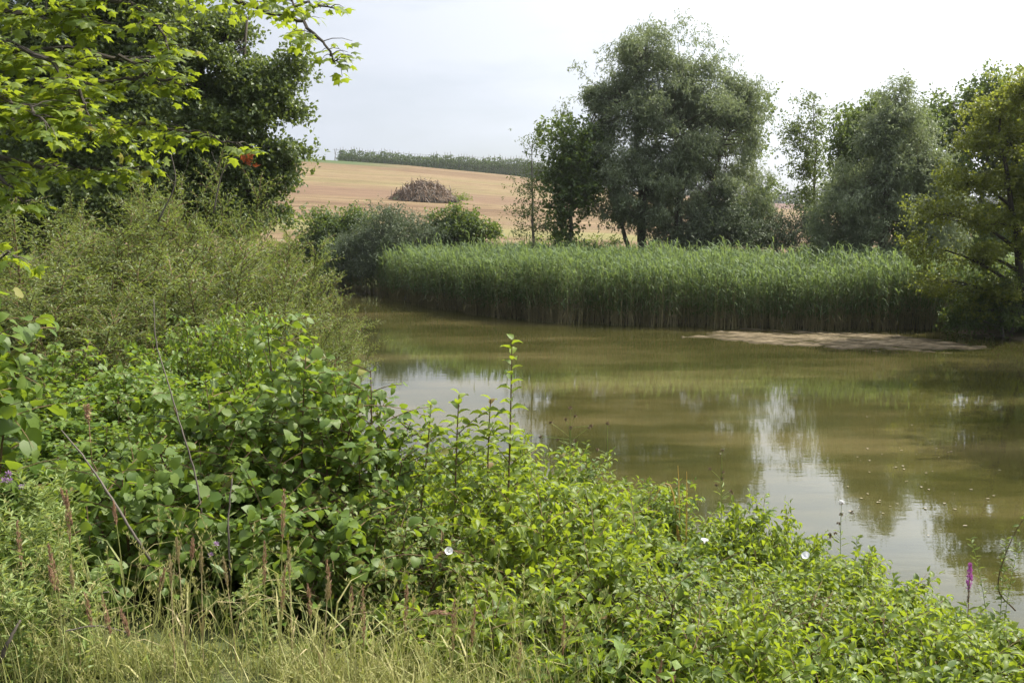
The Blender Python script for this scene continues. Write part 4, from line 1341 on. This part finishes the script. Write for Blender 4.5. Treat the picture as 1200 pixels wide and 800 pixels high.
# ------------------------------------------------------------------ grass stalks with reddish seed heads
SG = [  # base px, base py, tip px, tip py, distance, head fraction, head width, colour, label
    (8, 745, 20, 612, 3.6, .5, .010, 'seed', 'dark rusty seed head standing at the left edge of the thistles'),
    (60, 760, 57, 640, 3.5, .55, .009, 'seed', 'narrow upright red seed head in front of the left corner thistles'),
    (66, 690, 78, 577, 3.8, .5, .012, 'seed', 'thick tall rusty seed head above the left corner thistles'),
    (98, 690, 72, 575, 3.8, .35, .010, 'seed', 'rusty seed head leaning left, crossing the thick tall one'),
    (60, 770, 58, 665, 3.4, .3, .008, 'seed', 'short rusty head half hidden in corner thistles'),
    (70, 750, 83, 665, 3.5, .3, .007, 'straw', 'thin pale stalk right of the corner thistles'),
    (132, 760, 133, 590, 3.9, .25, .009, 'seed', 'straight stalk with short brown head below the fallen grey stick'),
    (95, 775, 100, 697, 3.4, .5, .007, 'seed', 'small upright rusty head above the sunny grass, left'),
    (120, 790, 120, 700, 3.3, .5, .007, 'seed', 'small brown head just right of the small rusty one'),
    (150, 770, 192, 669, 3.5, .3, .008, 'seed', 'stalk arching right with drooping reddish head'),
    (185, 770, 199, 652, 3.5, .35, .007, 'straw', 'pale stalk with slim head left of the forked pair'),
    (200, 770, 207, 632, 3.6, .3, .007, 'straw', 'tall pale stalk, left one of the forked pair'),
    (200, 775, 226, 633, 3.6, .25, .007, 'seed', 'tall stalk bending right, right one of the forked pair'),
    (220, 770, 236, 643, 3.7, .35, .007, 'straw', 'bleached split stalk in the middle of the grass'),
    (150, 780, 142, 716, 3.3, .4, .008, 'seed', 'short tilted brown head low in the grass'),
    (262, 780, 262, 655, 3.7, .4, .007, 'straw', 'straight ochre stalk below the violet thistle flowers'),
    (295, 770, 310, 637, 3.7, .5, .009, 'seed', 'rusty seed head leaning right, left of the tallest head'),
    (315, 770, 333, 575, 3.9, .45, .012, 'seed', 'tallest rusty seed head, in the centre of the grasses'),
    (330, 770, 338, 636, 3.7, .4, .008, 'straw', 'pale ochre stalk right beside the tallest rusty head'),
    (312, 740, 334, 664, 3.6, .6, .008, 'seed', 'curved reddish head crossing in front of the tallest one'),
    (384, 775, 383, 658, 3.8, .5, .009, 'seed', 'upright dusky head right of the tallest rusty head'),
    (358, 770, 361, 687, 3.6, .5, .008, 'seed', 'short rusty head between two upright ones'),
    (365, 790, 385, 680, 3.5, .3, .007, 'straw', 'bare straw stalk leaning right with pale head'),
    (400, 780, 412, 690, 3.6, .4, .009, 'seed', 'brown head on a stalk leaning right, mid grass'),
    (418, 790, 425, 690, 3.5, .8, .009, 'seed', 'upright purple-brown head at the grass edge'),
    (465, 790, 477, 686, 3.6, .6, .010, 'seed', 'dense brown head, left one of a pair by the dogwood'),
    (450, 780, 530, 721, 3.6, .4, .010, 'seed', 'arching plume bending right over the grass edge'),
    (525, 800, 533, 704, 3.6, .7, .013, 'seed', 'thickest dark rusty head below the arching plume'),
    (545, 800, 556, 715, 3.6, .6, .008, 'seed', 'slim rusty head right of the thickest one'),
    (660, 810, 661, 724, 3.7, .6, .008, 'seed', 'rusty head in front of the bottom dogwoods, left of two'),
    (605, 810, 610, 755, 3.6, .6, .008, 'seed', 'small rusty head low before the dogwoods'),
    (770, 810, 775, 776, 3.6, .7, .010, 'seed', 'short brown head at the bottom edge, middle'),
    (790, 815, 791, 782, 3.6, .7, .007, 'seed', 'tiny brown head at the bottom edge, right of the short one'),
    (490, 655, 545, 650, 4.4, .7, .007, 'seed', 'reddish plume arching over below the round white flower'),
]
for i, (bpx, bpy_, tpx, tpy, d, hf, hw, mt_, lb) in enumerate(SG):
    hw *= .75
    hf = min(.85, hf * 1.15)
    rng = np.random.default_rng(200 + i)
    tp = at(tpx, tpy, d)
    bx_ = (bpx - 600) / F * d
    if i == len(SG) - 1:
        bx_ = (470 - 600) / F * d
    b0 = np.array((bx_, d, gz(bx_, d) - .02))
    tip = tp - b0
    bend = abs(tip[0]) > .4 * tip[2]
    mid = np.array((tip[0] * (.15 if bend else .4), 0, tip[2] * (1.25 if bend else .6)))
    P = bez((0, 0, 0), mid, tip, 16)
    r_ = thing('seed_grass', lb, 'grass stalk', b0, 'grass stalks with seed heads')
    w_ = Acc()
    tube(w_, P, np.linspace(.0032, .0012, 16), 4)
    for j in range(2):
        c = P[int(rng.uniform(2, 6))]
        a2 = rng.random() * 6.28
        place(w_, c[None], [(math.cos(a2), math.sin(a2), 1.2)], [(math.cos(a2) * -1, math.sin(a2) * -1, .6)], rng.uniform(.18, .32), .008, T_BLADE, tint=rng.random(), curl=2.0)
    w_.build('stalk', M['grass'] if mt_ == 'seed' else M['straw'], r_)
    h_ = Acc()
    k = 120
    tt = 1 - hf * rng.random(k) ** .9 * .62
    C = np.stack([np.interp(tt, np.linspace(0, 1, 16), P[:, q]) for q in range(3)], 1)
    tg = unit(P[-1] - P[-5])
    env = hw * np.sin(np.clip((1 - tt) / (hf * .62), .03, 1) * np.pi * .9 + .12)
    off = rdir(k) * env[:, None]
    place(h_, C + off * .5, unit(tg + off / hw * .5 + rng.normal(size=(k, 3)) * .15), rdir(k), .018, .0042, T_RHOMB)
    h_.build('seed_head', M[mt_], r_)

# ------------------------------------------------------------------ white bindweed, loosestrife, dock, ochre blades, sticks
def bindweed(px, py, d, facing, lb, r=.019):
    c = at(px, py, d)
    o = thing('bindweed_flower', lb, 'flower', c, 'white bindweed flowers')
    a_ = Acc()
    f3 = unit(np.array([facing], float))[0]
    A = unit(np.cross(f3, (0.1, 0.05, 1)))
    B = np.cross(f3, A)
    V, q = [], []
    N_ = 20
    for k, (rr, zz) in enumerate([(.12, -.9), (.3, -.4), (.65, -.08), (1.0, .05)]):
        for i in range(N_):
            t_ = i * 2 * np.pi / N_
            w5 = 1 + (.05 * math.cos(5 * t_) if k == 3 else 0)
            V.append((A * math.cos(t_) + B * math.sin(t_)) * rr * r * w5 + f3 * zz * r * 1.2)
    for k in range(3):
        for i in range(N_):
            j = (i + 1) % N_
            q.append((k * N_ + i, k * N_ + j, (k + 1) * N_ + j, (k + 1) * N_ + i))
    a_.add(V, np.array(q).ravel(), np.full(len(q), 4))
    a_.build('petals', M['white'], o, smooth=True)
    s_ = Acc()
    tube(s_, bez(-f3 * r * 1.1, -f3 * r * 2 - np.array((0, 0, .02)), -f3 * r * 2.2 - np.array((.02, 0, .16)), 5), .0016, 4)
    s_.build('stalk', M['greengrass'], o)


bindweed(526, 645, 4.35, (.1, -.8, .6), 'round white flower at the left of the thicket, seen face on')
bindweed(944, 650, 5.1, (-.5, -.6, .7), 'open white flower near the water edge, tilted left', .022)
bindweed(826, 632, 5.2, (.1, -.1, 1), 'white flower seen edge-on below the ochre blades', .02)

loc, hh = top_at(1137, 660, 5.9)
r_ = thing('loosestrife', 'upright purple flower spike against the water at lower right', 'flower', loc)
w_, f_, g_ = Acc(), Acc(), Acc()
rng = np.random.default_rng(301)
P = bez((0, 0, 0), (.01, 0, hh * .5), (0, 0, hh), 8)
tube(w_, P, np.linspace(.005, .002, 8), 5)
k = 260
tt = 1 - .17 * rng.random(k)
dd = rdir(k, .2)
C = np.stack([np.zeros(k), np.zeros(k), hh * tt], 1)
env = .016 * np.sin(np.clip((1 - tt) / .17, .08, 1) * 2.6)
place(f_, C + dd * env[:, None] * .6, dd, rdir(k), .013, .007, T_RHOMB)
k = 130
tt = rng.uniform(.72, .85, k); dd = rdir(k, .4)
place(f_, np.stack([np.zeros(k), np.zeros(k), hh * tt], 1), dd, rdir(k), .011, .005, T_RHOMB, 1)
k = 36
tt = np.linspace(.15, .72, k); ph = np.arange(k) * 1.57
place(g_, np.stack([np.zeros(k), np.zeros(k), hh * tt], 1), np.stack([np.cos(ph), np.sin(ph), np.full(k, .4)], 1), rdir(k, 1), .075, .016, T_LANCE)
w_.build('stem', M['seed'], r_); f_.build('flower_spike', [M['purple'], M['brown']], r_); g_.build('foliage', M['small'], r_)

loc, hh = top_at(102, 474, 5.7)
r_ = thing('dock_plant', 'reddish brown dock seed spike poking out of the brambles', 'dock', loc)
w_, f_ = Acc(), Acc()
tube(w_, bez((0, 0, 0), (.02, 0, hh * .5), (0, 0, hh), 8), np.linspace(.005, .002, 8), 5)
k = 200
tt = rng.random(k)
place(f_, np.stack([rng.normal(size=k) * .009, rng.normal(size=k) * .009, hh - .1 * tt], 1), rdir(k, .3), rdir(k), .014, .008, T_RHOMB)
w_.build('stem', M['seed'], r_); f_.build('seed_head', M['seed'], r_)

for (px, py, dx, lb) in [(797, 545, -.04, 'left of two ochre blades pointing up'), (804, 552, .01, 'right of two ochre blades pointing up'),
                         (790, 562, -.14, 'ochre blade bent over to the left')]:
    loc, hh = top_at(px, py, 6.9)
    a = Acc()
    P = bez((.0, 0, 0), (.02, 0, hh * .7), (dx * .4, 0, hh), 8)
    if dx < -.1:
        P = bez((.05, 0, 0), (.06, 0, hh * 1.3), (dx, 0, hh * .88), 10)
    wv = np.linspace(.011, .002, len(P))
    V = np.concatenate([P - np.array((1, .3, 0)) * wv[:, None], P + np.array((1, .3, 0)) * wv[:, None], P + np.array((0, -.004, 0))])
    q = []
    nP = len(P)
    for i in range(nP - 1):
        q.append((i, 2 * nP + i, 2 * nP + i + 1, i + 1)); q.append((2 * nP + i, nP + i, nP + i + 1, 2 * nP + i + 1))
    a.add(V, np.array(q).ravel(), np.full(len(q), 4))
    tag(a.build('withered_blade', M['orange'], loc=loc), lb, 'leaf blade', 'ochre blades above the thicket')


def stick(name, pts, r0, r1, lb, cat, twigs=(), mat='dead'):
    P = np.array([at(*p_) for p_ in pts])
    o = P[0].copy()
    a_ = Acc()
    Q = catmull(P - o, 6)
    Q[1:-1] += rng.normal(size=(len(Q) - 2, 3)) * .0015
    tube(a_, Q, np.linspace(r0, r1, len(Q)), 7)
    for tw in twigs:
        T_ = catmull(np.array([at(*p_) for p_ in tw]) - o, 4)
        tube(a_, T_, np.linspace(r1 * .9, r1 * .4, len(T_)), 5)
    return tag(a_.build(name, M[mat], loc=o, smooth=True), lb, cat)


stick('fallen_branch', [(176, 656, 4.0), (150, 615, 4.0), (122, 570, 4.1), (100, 538, 4.2), (72, 504, 4.4)], .0065, .003,
      'bare grey stick leaning diagonally across the shaded hazel', 'stick')
stick('bare_shoot', [(236, 600, 4.3), (228, 555, 4.35), (212, 500, 4.4), (196, 445, 4.5), (183, 400, 4.6), (180, 350, 4.7)], .0045, .002,
      'thin bare grey shoot rising between the brambles and hazel', 'stick')
stick('bare_shoot', [(0, 775, 3.1), (10, 750, 3.1), (24, 726, 3.15)], .008, .004, 'short dark stick poking up in the bottom left corner', 'stick', mat='bark_dark')
stick('bare_shoot', [(270, 680, 4.2), (268, 610, 4.25), (272, 560, 4.3)], .005, .003, 'thin upright shoot in the shaded hazel, right of the grey one', 'stick', mat='dead')
for (pts, lb) in [([(75, 740, 3.3), (110, 733, 3.35), (150, 741, 3.4)], 'pale broken straw lying across the sunny grass'),
                  ([(60, 732, 3.5), (100, 700, 3.5), (128, 693, 3.5)], 'pale broken straw slanting up to the right'),]:
    stick('dry_straw', pts, .003, .002, lb, 'straw', mat='dead')

# bare willow twigs sticking out of the top of the willow clump
for i, (pts, lb) in enumerate([([(185, 260, 12.9), (205, 215, 12.9), (200, 178, 12.9)], 'bare twig rising left out of the willow top'),
                               ([(250, 250, 13.2), (262, 200, 13.2), (285, 180, 13.2)], 'bare twig curving right out of the willow top')]):
    tw_ = [[pts[1], (pts[1][0] + 12, pts[1][1] - 14, pts[1][2]), (pts[1][0] + 16, pts[1][1] - 28, pts[1][2])],
           [pts[1], (pts[1][0] - 9, pts[1][1] - 10, pts[1][2]), (pts[1][0] - 14, pts[1][1] - 22, pts[1][2])]]
    stick('bare_twig', pts, .012, .004, lb, 'twig', tw_)

# loose upright herbs at lower right in front of the water
for (px, py, d, lb, sd_) in [(1000, 622, 6.1, 'light feathery sprig below the white-fluffed thistle', 311),
                             (1178, 618, 5.8, 'thin airy sprig rising right of the purple spike', 312),
                             (690, 512, 6.7, 'pale upright sprig among the brown thistle heads', 313),
                             (958, 622, 6.4, 'leafy sprig leaning over the water, left of the fluffy thistle', 314)]:
    rng = np.random.default_rng(sd_)
    loc, hh = top_at(px, py, d)
    r_ = thing('herb_sprig', lb, 'herb', loc)
    w_, f_ = Acc(), Acc()
    for s_ in range(3):
        tipx = rng.normal() * .1
        P = bez((0, 0, 0), (tipx * .3, 0, hh * .6), (tipx, rng.normal() * .05, hh * rng.uniform(.85, 1)), 9)
        tube(w_, P, np.linspace(.003, .001, 9), 4)
        k = 40
        tt = np.linspace(.35, 1, k); ph = np.arange(k) * 2.4
        C = np.stack([np.interp(tt, np.linspace(0, 1, 9), P[:, q]) for q in range(3)], 1)
        place(f_, C, np.stack([np.cos(ph), np.sin(ph), np.full(k, .5)], 1), rdir(k, 1), .042, .013, T_LANCE)
    w_.build('stem', M['greengrass'], r_); f_.build('foliage', M['small'], r_)
rng = np.random.default_rng(315)
P = [at(*p_) for p_ in ((1190, 715, 5.8), (1170, 690, 5.8), (1178, 650, 5.8), (1198, 610, 5.8), (1215, 600, 5.8))]
o = P[0].copy()
r_ = thing('arching_stem', 'thin stem arching to the right edge over the water', 'stem', o)
a = Acc(); Q = catmull(np.array(P) - o, 6); tube(a, Q, np.linspace(.005, .0015, len(Q)), 5); a.build('stem', M['twig'], r_)
a = Acc()
ph = np.arange(len(Q)) * 2.4
place(a, Q[4:], np.stack([np.cos(ph), np.sin(ph), ph * 0 - .2], 1)[4:], rdir(len(Q) - 4, 1), .045, .022, T_OVATE); a.build('foliage', M['small'], r_)

# ------------------------------------------------------------------ grasses and ground cover
rng = np.random.default_rng(330)
a = Acc()
k = 15000
X = rng.uniform(-2.6, .35, k); Y = rng.uniform(2.6, 3.9, k)
ok = (Y < 3.75 - .25 * np.clip(X + .4, 0, 3)) & (vnoise(X, Y, 2.6, 1.1) + .5 * vnoise(X, Y, 9, 3) > -.45)
X, Y = X[ok], Y[ok]
k = len(X)
P = np.stack([X, Y, ground_z(X, Y) - .01], 1)
clump = vnoise(X, Y, 3.1, 2.4)
D = unit(np.stack([rng.normal(size=k) * .55 + .2 * vnoise(X, Y, 1.5), rng.normal(size=k) * .5, np.ones(k) * 1.1], 1))
LN = rng.uniform(.05, .22, k) * (1 + .6 * clump)
place(a, P, D, rdir(k, .6), LN, rng.uniform(.004, .0095, k), T_BLADE, tint=np.clip(rng.random(k) * .7 + .3 * clump + .15, 0, 1), curl=rng.uniform(.5, 3, k))
# fine bent-grass flower haze above the blades
k = 7000
cx = rng.uniform(-1.5, .2, 60); cyy = rng.uniform(2.9, 3.7, 60)
sel = rng.integers(0, 60, k)
X = cx[sel] + rng.normal(size=k) * .07; Y = cyy[sel] + rng.normal(size=k) * .07
Z = ground_z(X, Y) + .12 + rng.random(k) * .12
place(a, np.stack([X, Y, Z], 1), rdir(k, 1.2), rdir(k), rng.uniform(.008, .02, k), .0016, T_RHOMB, tint=rng.uniform(.5, 1, k))
k = 420
X = rng.uniform(-2.2, .3, k); Y = rng.uniform(3.1, 3.9, k)
place(a, np.stack([X, Y, ground_z(X, Y)], 1), unit(np.stack([rng.normal(size=k) * .3, rng.normal(size=k) * .25, np.ones(k)], 1)), rdir(k, .2),
      rng.uniform(.2, .5, k), .0035, T_BLADE, curl=rng.uniform(.5, 3.5, k))
k = 240
X = rng.uniform(-2.3, .35, k); Y = rng.uniform(2.9, 3.9, k)
for x_, y_ in zip(X, Y):
    h_ = rng.uniform(.28, .62)
    b_ = np.array((x_, y_, gz(x_, y_)))
    tip = b_ + np.array((rng.normal() * .12, rng.normal() * .08, h_))
    P = bez(b_, b_ + (0, 0, h_ * .7), tip, 6)
    tube(a, P, np.linspace(.0016, .0007, 6), 3, tint=.9 + .1 * rng.random(), cap=False)
    kk = 14
    tt = rng.uniform(.72, 1, kk)
    C = np.stack([np.interp(tt, np.linspace(0, 1, 6), P[:, q]) for q in range(3)], 1)
    place(a, C, unit(np.array([(0, 0, 1.0)]) + rng.normal(size=(kk, 3)) * .45), rdir(kk), .02, .004, T_RHOMB, tint=.95)
tag(a.build('grass', M['grass']), 'sunlit straw-green grass along the bottom left', 'grass', kind='stuff')

a = Acc()
k = 60000
X = rng.uniform(-16, 14, k); Y = 2.6 + rng.random(k) ** 1.5 * 26
sdv = pond_sd(X, Y)
ok = (sdv > .05) & (sdv < 9) & ~((X < .3) & (Y < 4.0))
X, Y = X[ok], Y[ok]
k = len(X)
Z = ground_z(X, Y) + rng.random(k) ** 1.5 * .35
place(a, np.stack([X, Y, Z], 1), rdir(k, .1), rdir(k, 1.1), rng.uniform(.04, .08, k) * (1 + Y / 30), rng.uniform(.025, .045, k) * (1 + Y / 30), T_FOLD)
tag(a.build('undergrowth', M['nettle']), 'low leafy undergrowth covering the near bank', 'ground cover', kind='stuff')

# ------------------------------------------------------------------ bits floating on the pond
rng = np.random.default_rng(350)
fm = plain('floating_bit', (.14, .12, .08), (.25, .22, .16))
first = None
for i in range(60):
    px = rng.uniform(640, 1195); py = rng.uniform(440, 660)
    if i < 45: px, py = rng.uniform(1000, 1190), rng.uniform(520, 610)
    d = 3.5 * F / (py - 255)
    x = (px - 600) / F * d
    if first is None:
        a = Acc()
        place(a, np.array([(-.5, 0, 0)]), [(1, 0, 0)], [(0, 0, 1)], 1.0, .55, T_ROUND, tint=.5)
        first = a.build('floating_leaf', fm)
        tag(first, 'tiny pale bit of leaf floating on the open brown water', 'leaf', 'bits of leaf floating on the pond')
        o = first
    else:
        o = first.copy(); COL.objects.link(o)
    s_ = rng.uniform(.02, .055)
    o.location = (x, d, .012 * .6 + .004); o.scale = (s_, s_, s_ * .3); o.rotation_euler = (0, 0, rng.uniform(0, 6.28))
